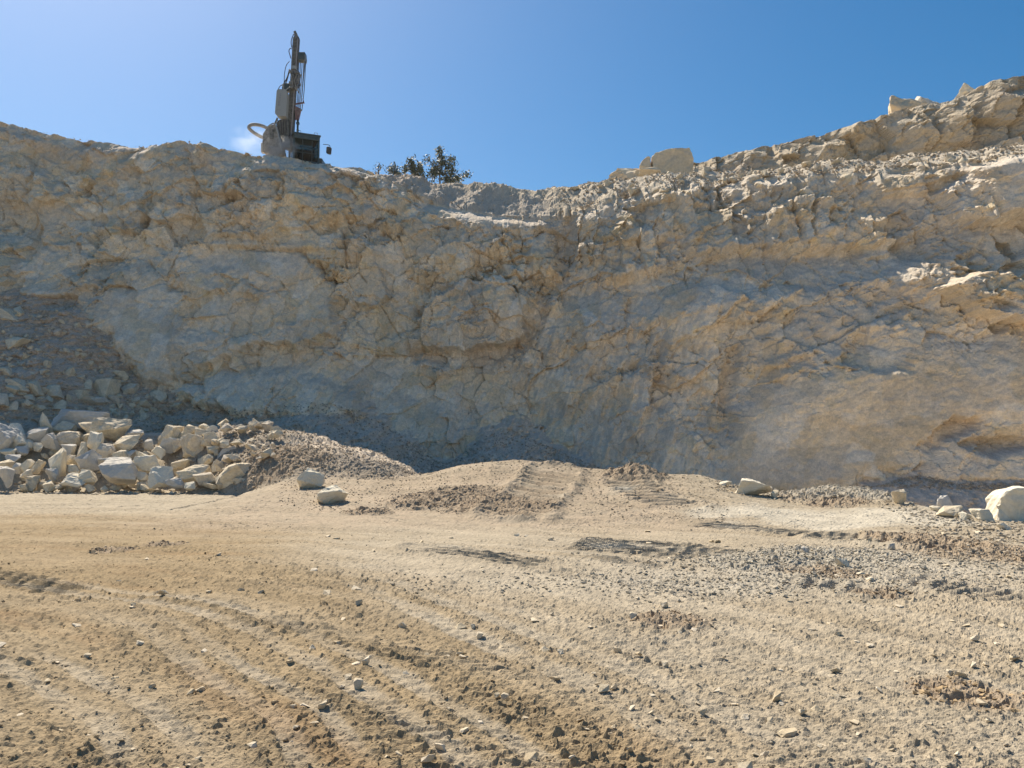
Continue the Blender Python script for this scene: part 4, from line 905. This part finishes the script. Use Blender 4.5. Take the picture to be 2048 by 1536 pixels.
# ------------------------------------------------------------------ the stones one can count on the floor
pebs = [rock_mesh(900 + i, 2, 8, 0.05, M_STONE) for i in range(12)]
STL = 'loose pale stone lying on the brown soil of the quarry floor'; STG = 'stones strewn over the floor'
MAN = [(1062, 1498, 34, 22), (856, 1508, 30, 18), (880, 1480, 22, 14), (716, 1364, 20, 20), (696, 1348, 16, 14), (732, 1324, 16, 16), (924, 1308, 22, 10), (922, 1247, 26, 12), (945, 1250, 10, 8), (805, 1250, 18, 14), (960, 1265, 16, 12), (718, 1212, 14, 12), (1208, 1368, 22, 16), (1228, 1362, 14, 12), (1236, 1292, 18, 14), (1266, 1228, 16, 12), (1328, 1204, 16, 14),
       (1551, 1376, 24, 20), (1606, 1405, 18, 14), (1634, 1398, 22, 12), (1735, 1505, 20, 14), (1672, 1324, 26, 12), (1575, 1443, 40, 12), (1405, 1405, 18, 14), (1490, 1520, 34, 20), (1528, 1488, 20, 14), (1116, 1535, 18, 12), (1010, 1385, 16, 12), (994, 1385, 12, 10), (645, 1400, 18, 16), (612, 1402, 22, 8), (625, 1292, 14, 10), (265, 1220, 12, 8), (325, 1196, 22, 10), (175, 1310, 16, 10),
       (305, 1365, 14, 8), (383, 1376, 16, 12), (1950, 1265, 20, 14), (1920, 1335, 28, 10), (1900, 1333, 14, 10), (1330, 1320, 14, 12), (1945, 1320, 14, 10), (2030, 1310, 24, 10), (1090, 1295, 22, 10), (1120, 1300, 14, 10), (1260, 1488, 16, 12), (1050, 1420, 14, 10), (1375, 1536, 18, 12), (1540, 1420, 14, 10), (1780, 1475, 16, 10)]
SPEC = {0: 'largest loose stone on the soil, wedge shaped with a bright top', 1: 'brownish wedge stone lying near the largest loose stone', 3: 'upright pale stone beside the reddish soil patch', 7: 'flat blue-grey stone with two white chips beside it', 17: 'pointed pyramid-shaped stone standing on pale dust', 22: 'long thin flat stone slab on the pale lane'}
cnt = 0
for i, (px, py, wp, hp) in enumerate(MAN):
    g = ground_at(px, py + hp * 0.3); k = g[1] / F_PX; z = float(ground(np.array([g[0]]), np.array([g[1]]))[0])
    o = scatter_obj('stone', pebs[i % 12], (g[0], g[1], z + hp * k * 0.40), (wp * k, 0.5 * (wp + hp) * k, hp * k * 1.1), SPEC.get(i, STL), None if i in SPEC else STG, 'stone', (0, random.uniform(-.2, .2), random.uniform(-.3, .3)))
    cnt += 1
XY = []
while cnt < 240:
    Y = 1 / random.uniform(1 / 16.0, 1 / 4.2); x = random.uniform(-.61, .61) * Y
    if random.random() > 0.35 + 0.65 * min(1, max(0, (x / Y + 0.45))): continue
    XY.append((x, Y)); cnt += 1
XY = np.array(XY); ZZ = ground(XY[:, 0], XY[:, 1])
for i, ((x, Y), z) in enumerate(zip(XY, ZZ)):
    s = (random.uniform(9, 15) if random.random() < 0.85 else random.uniform(15, 20)) * Y / F_PX
    s = min(s, 0.11)
    scatter_obj('stone', pebs[i % 12], (x, Y, z + s * 0.1), (s * random.uniform(.9, 1.4), s, s * random.uniform(.35, .65)), STL, STG, 'stone', (random.uniform(-.3, .3), random.uniform(-.3, .3), random.uniform(0, 6.28)))

# ================================================================== DRILL RIG
RY = 43.7; KZ = RY / F_PX / 5.12
root = bpy.data.objects.new('drill_rig', None); col.objects.link(root)
root.location = at(440 + 690 / 5.12, 40 + 1400 / 5.12, RY)
tag(root, 'tracked rock drilling rig with a tall feed mast and dark cab on the crest', 'drill rig')
def Q(zx, zy, dy=0.0): return Vector(at(440 + zx / 5.12, 40 + zy / 5.12, RY)) - root.location + Vector((0, dy, 0))
class MB:
    def __init__(s): s.bm = bmesh.new()
    def box(s, c, size, rot=None):
        m = Matrix.Translation(c) @ (rot.to_4x4() if rot else Matrix.Identity(4)) @ Matrix.Diagonal((*size, 1))
        bmesh.ops.create_cube(s.bm, size=1.0, matrix=m); return s
    def beam(s, a, b, w_, d_):
        a, b = Vector(a), Vector(b); z = (b - a); L = z.length; z.normalize(); x = Vector((0, 1, 0)).cross(z); x.normalize(); y = z.cross(x)
        return s.box((a + b) / 2, (w_, d_, L), Matrix((x, y, z)).transposed())
    def tube(s, pts, r, seg=8, smooth=3, r2=None):
        P = [Vector(p) for p in pts]
        if smooth and len(P) > 2:
            out = []
            for i in range(len(P) - 1):
                p0, p1, p2, p3 = P[max(i - 1, 0)], P[i], P[i + 1], P[min(i + 2, len(P) - 1)]
                for t in np.linspace(0, 1, smooth + 1)[:-1]:
                    out.append(0.5 * ((2 * p1) + (p2 - p0) * t + (2 * p0 - 5 * p1 + 4 * p2 - p3) * t * t + (3 * p1 - p0 - 3 * p2 + p3) * t ** 3))
            P = out + [P[-1]]
        rings = []; up = Vector((0, 1, 0.01))
        for i, p in enumerate(P):
            d = (P[min(i + 1, len(P) - 1)] - P[max(i - 1, 0)]).normalized(); x = up.cross(d)
            if x.length < 1e-3: x = Vector((1, 0, 0)).cross(d)
            x.normalize(); y = d.cross(x); rr = r if r2 is None else r + (r2 - r) * i / (len(P) - 1)
            rings.append([s.bm.verts.new(p + (x * math.cos(6.2832 * k / seg) + y * math.sin(6.2832 * k / seg)) * rr) for k in range(seg)])
        for a, b in zip(rings[:-1], rings[1:]):
            for k in range(seg): s.bm.faces.new((a[k], a[(k + 1) % seg], b[(k + 1) % seg], b[k]))
        s.bm.faces.new(rings[0][::-1]); s.bm.faces.new(rings[-1]); return s
    def prism(s, outline, y0, y1):
        a = [s.bm.verts.new((p.x, y0, p.z)) for p in outline]; b = [s.bm.verts.new((p.x, y1, p.z)) for p in outline]; n = len(a)
        s.bm.faces.new(a); s.bm.faces.new(b[::-1])
        for i in range(n): s.bm.faces.new((a[i], b[i], b[(i + 1) % n], a[(i + 1) % n]))
        return s
    def bevel(s, w_, seg=2):
        bmesh.ops.bevel(s.bm, geom=[e for e in s.bm.edges], offset=w_, segments=seg, affect='EDGES', profile=0.5); return s
    def build(s, name, mat, parent, label=None, smooth=False):
        bmesh.ops.recalc_face_normals(s.bm, faces=s.bm.faces[:])
        me = bpy.data.meshes.new(name); s.bm.to_mesh(me); s.bm.free(); me.materials.append(mat)
        if smooth: me.polygons.foreach_set('use_smooth', np.full(len(me.polygons), True))
        o = link(name, me, parent)
        if label: o['label'] = label
        return o
M_OLIVE = flat_mat('dusty_dark_steel', (.085, .085, .07), .6, .2, .55); M_STEEL = flat_mat('dusty_steel', (.16, .155, .14), .55, .3, .6); M_GREEN = flat_mat('dark_green_paint', (.028, .055, .055), .4, 0, .12)
M_LIGHT = flat_mat('light_grey_paint', (.36, .37, .35), .5, 0, .35); M_HOSE = flat_mat('rubber_hose', (.025, .027, .03), .55, 0, .25); M_BLUE = flat_mat('blue_rod', (.03, .09, .20), .4, .3, .2)
M_DUSTY = flat_mat('dust_caked_hood', (.20, .185, .16), .85, 0, .9, 9.0, (.46, .44, .40)); M_RED = flat_mat('faded_red_paint', (.16, .07, .07), .6, 0, .4); M_BEIGE = flat_mat('dusty_hose_duct', (.27, .25, .22), .7, 0, .6); M_INK = flat_mat('faded_blue_ink', (.17, .20, .26), .7, 0, .4)
M_PINK = flat_mat('dusty_rail', (.38, .33, .32), .5, .2, .4)
M_GLASS, t_, p_ = new_mat('cab_glass'); p_.inputs['Base Color'].default_value = (.16, .24, .235, 1); p_.inputs['Roughness'].default_value = 0.03; p_.inputs['Transmission Weight'].default_value = 1.0; p_.inputs['IOR'].default_value = 1.05
# feed mast
MB().beam(Q(712, 1330), Q(783, 190), .31, .28).build('feed_beam', M_OLIVE, root)
f = MB(); f.beam(Q(735, 1230, -.16), Q(806, 205, -.16), .045, .06); f.build('feed_rail', M_PINK, root)
f = MB(); f.beam(Q(700, 1050, -.16), Q(765, 205, -.16), .045, .06); f.build('feed_rail', M_STEEL, root)
f = MB(); f.prism([Q(757, 200), Q(765, 165), Q(772, 150), Q(800, 160), Q(815, 200), Q(812, 230), Q(757, 230)], -.12, .12).bevel(.012, 1); f.build('feed_top', M_STEEL, root)
f = MB(); f.tube([Q(790, 170), Q(776, 140), Q(764, 118)], .06, 10, 2, .075); f.tube([Q(752, 146), Q(772, 150)], .03, 6, 0); f.build('top_sheave', M_OLIVE, root)
f = MB()
for k in range(9): f.beam(Q(738 + k * 7.2, 960 - k * 90, -.15), Q(762 + k * 7.2, 955 - k * 90, -.15), .03, .05)
f.build('beam_bracket', M_STEEL, root)
# rod carousel
ch = MB().box(Q(842, 385), (.38, .42, .44)).bevel(.04).build('carousel_head', M_GREEN, root)
MB().box(Q(803, 400), (.16, .2, .3)).build('carousel_plate', M_OLIVE, ch)
MB().prism([Q(868, 342), Q(876, 355), Q(883, 400), Q(878, 432), Q(866, 428)], -.2, .2).build('carousel_rim', M_STEEL, ch)
for k, (xa, xb) in enumerate([(808, 782), (818, 790), (829, 798), (841, 806), (853, 815), (866, 824), (877, 838)]):
    MB().tube([Q(xa, 425, .12 * math.sin(k * 2.1)), Q((xa * .45 + xb * .55) + 6, 720, .1 * math.sin(k * 2.1)), Q(xb, 930, .06 * math.sin(k * 2.1))], .021, 6, 2).build('drill_rod', (M_BLUE, M_STEEL, M_GREEN, M_HOSE)[k % 4], root)
f = MB(); f.beam(Q(765, 868, -.08), Q(868, 852, -.08), .05, .1); f.beam(Q(866, 862, -.08), Q(852, 812, -.08), .03, .06); f.build('rod_gripper', M_RED, root)
MB().beam(Q(760, 928, -.06), Q(842, 926, -.06), .03, .1).build('rod_guide', M_STEEL, root)
MB().prism([Q(762, 880), Q(832, 915), Q(820, 960), Q(806, 1025), Q(776, 1025), Q(772, 960)], -.1, .1).bevel(.015, 1).build('carousel_foot', M_RED, root, 'dark reddish tapered rod holder')
f = MB(); f.tube([Q(797, 1020), Q(793, 1195)], .055, 8, 0); f.box(Q(797, 1058), (.15, .15, .12)); f.box(Q(796, 1130), (.12, .12, .05)); f.build('carousel_shaft', M_GREEN, root)
MB().tube([Q(770, 960, .05), Q(765, 1005, .05), Q(747, 1255, .05)], .034, 8, 0).build('guide_rod', M_BLUE, root)
MB().beam(Q(738, 1017), Q(792, 1020), .05, .06).build('cross_link', M_BLUE, root)
# rock drill with its hoses
rd = MB().box(Q(775, 640, -.26), (.34, .26, 1.0), Matrix.Rotation(R(3.5), 3, 'Y')).bevel(.03).build('rock_drill', M_OLIVE, root)
f = MB()
for k, (a, b, sx, sz) in enumerate([(800, 570, .22, .14), (760, 610, .16, .2), (815, 660, .18, .24), (745, 680, .18, .16), (790, 715, .24, .14), (835, 610, .1, .2), (735, 560, .08, .16)]): f.box(Q(a, b, -.40), (sx, .14, sz), Matrix.Rotation(R(3.5 + 8 * math.sin(k * 3)), 3, 'Y'))
f.bevel(.012, 1).build('valve_block', M_STEEL, rd)
for k, pl in enumerate([[(790, 545), (835, 580), (842, 650), (825, 730)], [(800, 560), (850, 600), (858, 640), (848, 700), (830, 740)], [(770, 560), (800, 640), (780, 740)], [(815, 600), (790, 660), (810, 745)], [(820, 690), (838, 740), (832, 790)], [(750, 590), (770, 680), (760, 745)]]):
    MB().tube([Q(a, b, -.46 - .02 * k) for a, b in pl], .02, 6, 3).build('hose', (M_HOSE, M_BEIGE)[k % 2], rd)
MB().tube([Q(772, 530, -.26), Q(773, 498, -.26)], .13, 14, 0).build('drill_cap', M_LIGHT, root, 'pale round cap above the rock drill')
f = MB(); f.tube([Q(692, 752, -.4), Q(722, 730, -.44), Q(745, 722, -.44), Q(788, 727, -.44), Q(836, 784, -.4)], .028, 6, 2); f.build('curved_bracket', M_LIGHT, root)
f = MB(); f.box(Q(690, 705, -.1), (.34, .3, .42)); f.box(Q(655, 715, -.05), (.14, .2, .30)); f.bevel(.02, 1); f.build('hose_bracket', M_GREEN, root)
MB().beam(Q(668, 665, -.28), Q(664, 745, -.28), .03, .05).build('bracket_edge', M_LIGHT, root)
for pl, r_ in (([(722, 440), (690, 480), (672, 560), (668, 640), (664, 690)], .02), ([(765, 160), (745, 210), (738, 250), (745, 300)], .024), ([(745, 315), (728, 308), (716, 335), (726, 375), (736, 410)], .024), ([(668, 668), (630, 690), (611, 720), (612, 765)], .022), ([(722, 520), (704, 590), (680, 640), (650, 690)], .034), ([(808, 185), (820, 215), (812, 290), (806, 345)], .022), ([(716, 560), (690, 650), (662, 700)], .026), ([(880, 440), (870, 560), (862, 640), (848, 800)], .02)):
    MB().tube([Q(a, b, -.2) for a, b in pl], r_, 6, 4).build('hose', M_HOSE, root)
# pale equipment box with its lettering
eb = MB().prism([Q(612, 775), Q(622, 756), Q(700, 754), Q(712, 775), Q(718, 800), Q(706, 1030), Q(640, 1032), Q(612, 1020), Q(594, 998)], -.62, -.1).bevel(.02).build('equipment_box', M_LIGHT, root)
f = MB()
for k in range(11):
    zx, zy = 652 - k * 1.0, 806 + k * 11.5
    f.box(Q(zx, zy, -.623), (.085 - .02 * (k % 3), .006, .018))
    if k % 2: f.box(Q(zx - 5 + 4 * (k % 3), zy + 4, -.623), (.018, .006, .05))
f.build('lettering', M_INK, eb)['kind'] = 'stuff'
f = MB()
for k in range(4): f.box(Q(634 - k * 1.2, 880 + k * 13, -.623), (.05, .006, .03))
f.box(Q(634, 968, -.623), (.24, .006, .012)); f.build('lettering', M_INK, eb)['kind'] = 'stuff'
# lower feed, strut and dust hood
lf = MB().prism([Q(592, 1075), Q(625, 1045), Q(715, 1035), Q(722, 1200), Q(690, 1260), Q(640, 1230), Q(600, 1130)], -.35, .15).bevel(.02, 1).build('lower_feed', M_OLIVE, root)
for k in range(7): MB().tube([Q(612 + k * 15, 1050, -.38), Q(618 + k * 14 + 6 * math.sin(k), 1110, -.42), Q(626 + k * 12, 1180 + 8 * (k % 3), -.4)], .018, 6, 2).build('hose', (M_HOSE, M_STEEL)[k % 2], lf)
f = MB(); f.beam(Q(600, 1018, -.2), Q(552, 1122, -.2), .07, .08); f.build('strut', M_STEEL, root)
f = MB()
for k in range(6): f.box(Q(735 + 4 * (k % 2), 1110 + k * 20, -.1), (.12, .1, .05))
f.bevel(.01, 1).build('centralizer', M_RED, root)
MB().prism([Q(481, 1400), Q(476, 1300), Q(480, 1215), Q(512, 1165), Q(560, 1128), Q(600, 1116), Q(618, 1140), Q(640, 1210), Q(668, 1330), Q(690, 1420), Q(590, 1440)], -.75, -.05).bevel(.05, 3).build('dust_hood', M_DUSTY, root, 'pale dust caked hood at the foot of the feed')
f = MB(); f.tube([Q(510, 1170, -.76), Q(560, 1128, -.78), Q(600, 1116, -.78), Q(622, 1170, -.78), Q(655, 1300, -.76), Q(672, 1390, -.74)], .035, 8, 3); f.build('hood_rim', M_LIGHT, root)
MB().prism([Q(668, 1345), Q(668, 1270), Q(682, 1238), Q(722, 1228), Q(746, 1262), Q(748, 1312), Q(735, 1348)], -.6, -.2).bevel(.03).build('side_cover', M_DUSTY, root)
f = MB(); f.box(Q(572, 1240, -.76), (.2, .06, .3)); f.box(Q(590, 1190, -.76), (.12, .05, .16)); f.bevel(.01, 1).build('hood_flap', M_OLIVE, root)
MB().tube([Q(476, 1232, -.3), Q(420, 1210, -.35), Q(360, 1175, -.45), Q(326, 1138, -.5), Q(348, 1106, -.45), Q(405, 1098, -.35), Q(465, 1112, -.3), Q(520, 1142, -.3)], .09, 12, 6).build('suction_hose', M_BEIGE, root, 'thick grey suction hose bent in a loop', True)
MB().box(Q(453, 1320, -.1), (.22, .3, .5)).bevel(.02, 1).build('filter_box', M_LIGHT, root)
# cab, turned so that one end recedes
cab = MB(); YAW = R(24); CW, CD = 1.36, 1.5
cm = Matrix.Translation(Q(776, 1400, -.55)) @ Matrix.Rotation(YAW, 4, 'Z')
def cabbox(mb, x0, x1, y0, y1, z0, z1):
    m = cm @ Matrix.Translation(((x0 + x1) / 2, (y0 + y1) / 2, (z0 + z1) / 2)) @ Matrix.Diagonal((x1 - x0, y1 - y0, z1 - z0, 1)); bmesh.ops.create_cube(mb.bm, size=1.0, matrix=m)
TZ = 1.02; BZ = -.75
f = MB()
for x0 in (0, CW - .09):
    for y0 in (0, CD - .09): cabbox(f, x0, x0 + .09, y0, y0 + .09, BZ, TZ)
for x0 in (0, CW - .09): cabbox(f, x0 + .002, x0 + .088, .09, CD - .09, TZ - .09, TZ - .002)
cabo = f.build('cab_frame', M_GREEN, root)
f = MB(); cabbox(f, -.04, CW + .04, -.10, CD + .04, TZ, TZ + .10); cabbox(f, .01, CW - .01, -.10, -.04, TZ - .22, TZ - .003); f.bevel(.02, 1); f.build('cab_roof', M_GREEN, root)
f = MB(); cabbox(f, .09, CW - .09, .01, .07, BZ, BZ + .45); f.build('cab_panel', M_GREEN, cabo)
f = MB(); cabbox(f, .01, .07, .09, CD - .09, BZ, BZ + .55); cabbox(f, CW - .07, CW - .01, .09, CD - .09, BZ, BZ + .55); cabbox(f, .09, CW - .09, CD - .07, CD - .01, BZ, BZ + 1.5); cabbox(f, .02, CW - .02, .02, CD - .02, BZ - .05, BZ - .003); f.build('cab_shell', M_GREEN, cabo)
f = MB(); cabbox(f, .09, CW - .09, .035, .045, BZ + .45, TZ - .02); f.build('front_window', M_GLASS, cabo)
f = MB(); cabbox(f, .09, CW - .09, CD - .05, CD - .04, BZ + 1.5, TZ - .02); f.build('rear_window', M_GLASS, cabo)
f = MB(); cabbox(f, .035, .045, .09, CD - .09, BZ + .55, TZ - .09); f.build('side_window', M_GLASS, cabo)
f = MB(); cabbox(f, CW - .045, CW - .035, .09, CD - .09, BZ + .55, TZ - .09); f.build('side_window', M_GLASS, cabo)
for xx_ in (.34 * CW, .70 * CW):
    f = MB(); cabbox(f, xx_, xx_ + .025, -.005, .03, BZ + .45, TZ - .22); f.build('window_bar', M_GREEN, cabo)
for zz_ in (.10, .38):
    f = MB(); cabbox(f, .09, CW - .09, -.008, .028, zz_, zz_ + .025); f.build('window_bar', M_GREEN, cabo)
f = MB(); cabbox(f, .45, 1.0, .75, .95, BZ + .3, .30); cabbox(f, .45, 1.0, .4, .95, BZ + .15, BZ + .45); f.bevel(.05); f.build('seat', M_HOSE, cabo)
for xx_ in (.20, 1.06):
    f = MB(); f.tube([cm @ Vector((xx_, -.05, TZ + .08)), cm @ Vector((xx_, -.05, TZ + .2)), cm @ Vector((xx_ + .17, -.05, TZ + .2)), cm @ Vector((xx_ + .17, -.05, TZ + .08))], .015, 6, 0); f.build('roof_handle', M_STEEL, cabo)
f = MB(); f.prism([Q(752, 1275), Q(772, 1225), Q(783, 1190), Q(790, 1300), Q(770, 1330)], -.5, -.3); f.bevel(.01, 1).build('cab_bracket', M_STEEL, root)
mi = MB(); mi.prism([Q(1092, 1302), Q(1100, 1296), Q(1140, 1308), Q(1144, 1316), Q(1138, 1372), Q(1130, 1380), Q(1094, 1368), Q(1088, 1358)], -.06, .05); mo = mi.bevel(.02, 1).build('mirror', M_HOSE, root)
MB().tube([Q(1056, 1272, .0), Q(1095, 1276, .0), Q(1118, 1282, .0), Q(1130, 1305, .0)], .018, 6, 3).build('mirror_arm', M_GREEN, mo)
# carrier hidden behind the crest
MB().box(Vector((.9, 1.6, -.75)), (1.7, 3.6, .5)).bevel(.05).build('chassis', M_OLIVE, root)
MB().box(Vector((.75, 2.55, -.05)), (1.5, 2.3, .95)).bevel(.08).build('engine_housing', M_GREEN, root)
MB().beam(Vector((.5, .9, -.4)), Q(705, 1240, .1), .26, .3).build('boom', M_OLIVE, root)
for sx in (-.25, 2.0):
    f = MB(); out = []
    for k in range(24):
        a_ = 6.2832 * k / 24; yy = 1.35 * (1 if math.cos(a_) > 0 else -1) + .36 * math.cos(a_); out.append((yy, .36 * math.sin(a_)))
    va = [f.bm.verts.new((sx - .18, 1.5 + a_, -1.0 + b_)) for a_, b_ in out]; vb = [f.bm.verts.new((sx + .18, 1.5 + a_, -1.0 + b_)) for a_, b_ in out]
    f.bm.faces.new(va); f.bm.faces.new(vb[::-1])
    for k in range(24): f.bm.faces.new((va[k], vb[k], vb[(k + 1) % 24], va[(k + 1) % 24]))
    tr = f.build('crawler_track', M_HOSE, root)
    g = MB()
    for k in range(16): g.box(Vector((sx, .3 + k * .16, -.63)), (.38, .05, .03)); g.box(Vector((sx, .3 + k * .16, -1.37)), (.38, .05, .03))
    g.build('grouser', M_STEEL, tr)

# dust blown out at the drill hole
M_DUST = bpy.data.materials.new('drilling_dust'); M_DUST.use_nodes = True; t = M_DUST.node_tree
for n in list(t.nodes): t.nodes.remove(n)
out = t.nodes.new('ShaderNodeOutputMaterial'); pv = t.nodes.new('ShaderNodeVolumePrincipled'); pv.inputs['Color'].default_value = (.98, .97, .95, 1); pv.inputs['Anisotropy'].default_value = 0.65
tc = t.nodes.new('ShaderNodeTexCoord'); no = t.nodes.new('ShaderNodeTexNoise'); no.inputs['Scale'].default_value = 1.6; no.inputs['Detail'].default_value = 5
gr = t.nodes.new('ShaderNodeTexGradient'); gr.gradient_type = 'SPHERICAL'
mr = t.nodes.new('ShaderNodeMapRange'); mr.inputs['From Min'].default_value = .42; mr.inputs['From Max'].default_value = .75
mu = t.nodes.new('ShaderNodeMath'); mu.operation = 'MULTIPLY'; m2 = t.nodes.new('ShaderNodeMath'); m2.operation = 'MULTIPLY'; m2.inputs[1].default_value = 7.0
t.links.new(tc.outputs['Object'], no.inputs['Vector']); t.links.new(tc.outputs['Object'], gr.inputs['Vector']); t.links.new(no.outputs['Fac'], mr.inputs['Value'])
t.links.new(mr.outputs[0], mu.inputs[0]); t.links.new(gr.outputs['Fac'], mu.inputs[1]); t.links.new(mu.outputs[0], m2.inputs[0]); t.links.new(m2.outputs[0], pv.inputs['Density']); t.links.new(pv.outputs[0], out.inputs['Volume'])
V, T = ico(3)
for (px, py, Y, sx, sy, sz) in ((562, 296, 42.75, 1.0, .6, .75), (508, 280, 43.2, 1.5, .7, .9)):
    o = link('dust_cloud', tri_mesh('dust_cloud', V, T, M_DUST, smooth=True)); o.location = at(px, py, Y); o.scale = (sx, sy, sz)
    tag(o, 'thin pale dust blown out around the foot of the drill', None, None, 'stuff')
    if px < 540:
        md = M_DUST.copy(); md.name = 'drifting_dust'; o.data.materials[0] = md
        [n for n in md.node_tree.nodes if n.type == 'MATH' and not n.inputs[1].is_linked][0].inputs[1].default_value = 1.0

# ================================================================== TREES on the crest
M_LEAF, t, p = new_mat('olive_leaves'); p.inputs['Roughness'].default_value = .6
oi = nd(t, 'ShaderNodeTexCoord'); no = nd(t, 'ShaderNodeTexNoise'); no.inputs['Scale'].default_value = 3.0; t.links.new(oi.outputs['Object'], no.inputs['Vector'])
cr = nd(t, 'ShaderNodeValToRGB'); cr.color_ramp.elements[0].position = .3; cr.color_ramp.elements[0].color = (.06, .08, .042, 1); cr.color_ramp.elements[1].position = .7; cr.color_ramp.elements[1].color = (.14, .165, .09, 1)
t.links.new(no.outputs['Fac'], cr.inputs[0]); t.links.new(cr.outputs[0], p.inputs['Base Color'])
M_BARK = flat_mat('bark', (.09, .07, .055), .9, 0, .3)
def plant(name, px, py, Y, blobs, nleaf, label, cat, leaf=0.10):
    """blobs: (px, py, radius px) centres of foliage; limbs run from the base to each of them"""
    base = Vector(at(px, py, Y)); k = Y / F_PX
    e = bpy.data.objects.new(name, None); col.objects.link(e); e.location = base; tag(e, label, cat)
    tr = MB(); LV = []; LF = []
    hi = min(b[1] for b in blobs); trunk_top = Vector(((blobs[0][0] - px) * k * .3, 0, (py - hi) * k * .45))
    tr.tube([Vector((0, 0, -.5)), trunk_top * .5, trunk_top], .05 + .02 * (py - hi) * k * .3, 6, 3, .03)
    wsum = sum(b[2] ** 2 for b in blobs)
    for bx, by, br in blobs:
        c = Vector(((bx - px) * k, random.uniform(-.5, .5) * br * k, (py - by) * k)); r_ = br * k
        tr.tube([trunk_top * .8, (trunk_top + c) * .5 + Vector((0, 0, .05)), c], .025, 5, 3, .008)
        tw = []
        for q in range(max(4, int(br * .8))):
            d = Vector((random.gauss(0, 1), random.gauss(0, 1), random.gauss(0.25, 1))).normalized(); tip = c + d * r_ * random.uniform(.55, 1.15); tw.append(tip)
            tr.tube([c, (c + tip) * .5 + Vector((0, 0, .03)), tip], .009, 4, 2, .004)
        for q in range(int(nleaf * br ** 2 / wsum)):
            t0 = random.choice(tw); ctr = c + (t0 - c) * random.uniform(.45, 1.1) + Vector((random.gauss(0, .09), random.gauss(0, .09), random.gauss(0, .09)))
            n1 = Vector((random.gauss(0, 1), random.gauss(0, 1), random.gauss(0, 1))).normalized(); n2 = n1.orthogonal().normalized(); s = leaf * random.uniform(.6, 1.3)
            i0 = len(LV); LV += [ctr + n1 * s, ctr + n2 * s * .45, ctr - n1 * s * .6, ctr - n2 * s * .45]; LF += [(i0, i0 + 1, i0 + 2), (i0, i0 + 2, i0 + 3)]
    tr.build('trunk', M_BARK, e)
    link('crown', tri_mesh('crown', np.array([v[:] for v in LV]), np.array(LF), M_LEAF), e)
plant('tree', 880, 376, 49, [(878, 305, 15), (897, 318, 14), (886, 330, 18), (905, 335, 14), (870, 335, 16), (868, 350, 20), (893, 352, 20), (855, 318, 9), (917, 352, 16), (934, 354, 10), (905, 362, 18), (880, 298, 8)], 1900, 'small sparse olive-green tree rising above the crest of the face', 'tree')
plant('bush', 828, 368, 49, [(828, 328, 14), (815, 336, 12), (840, 335, 13), (832, 345, 16), (845, 350, 12)], 950, 'round olive-green bush beside the small tree on the crest', 'bush')
plant('bush', 790, 360, 48.5, [(788, 337, 10), (780, 343, 8), (798, 344, 9), (790, 350, 10)], 600, 'low bush between the round bush and the thin sprig', 'bush', .08)
plant('shrub', 757, 350, 48, [(757, 332, 7), (752, 338, 5), (762, 336, 5)], 70, 'thin sparse sprig of shrub on the crest next to the bushes', 'shrub', .07)

# ================================================================== thin haze added to lift the shade, in place of a lens veil
M_HAZE = bpy.data.materials.new('shade_lift_haze'); M_HAZE.use_nodes = True; t = M_HAZE.node_tree
for n in list(t.nodes): t.nodes.remove(n)
out = t.nodes.new('ShaderNodeOutputMaterial'); pv = t.nodes.new('ShaderNodeVolumePrincipled')
pv.inputs['Color'].default_value = (1.0, .97, .92, 1); pv.inputs['Density'].default_value = HAZE_DENSITY; pv.inputs['Anisotropy'].default_value = 0.45
t.links.new(pv.outputs[0], out.inputs['Volume'])
hz = MB(); hz.box(Vector((0, 15, 10.6)), (2300, 400, 27.4)); hz = hz.build('haze', M_HAZE, None)
tag(hz, 'thin haze added to lift the shade in the pit', None, None, 'stuff')
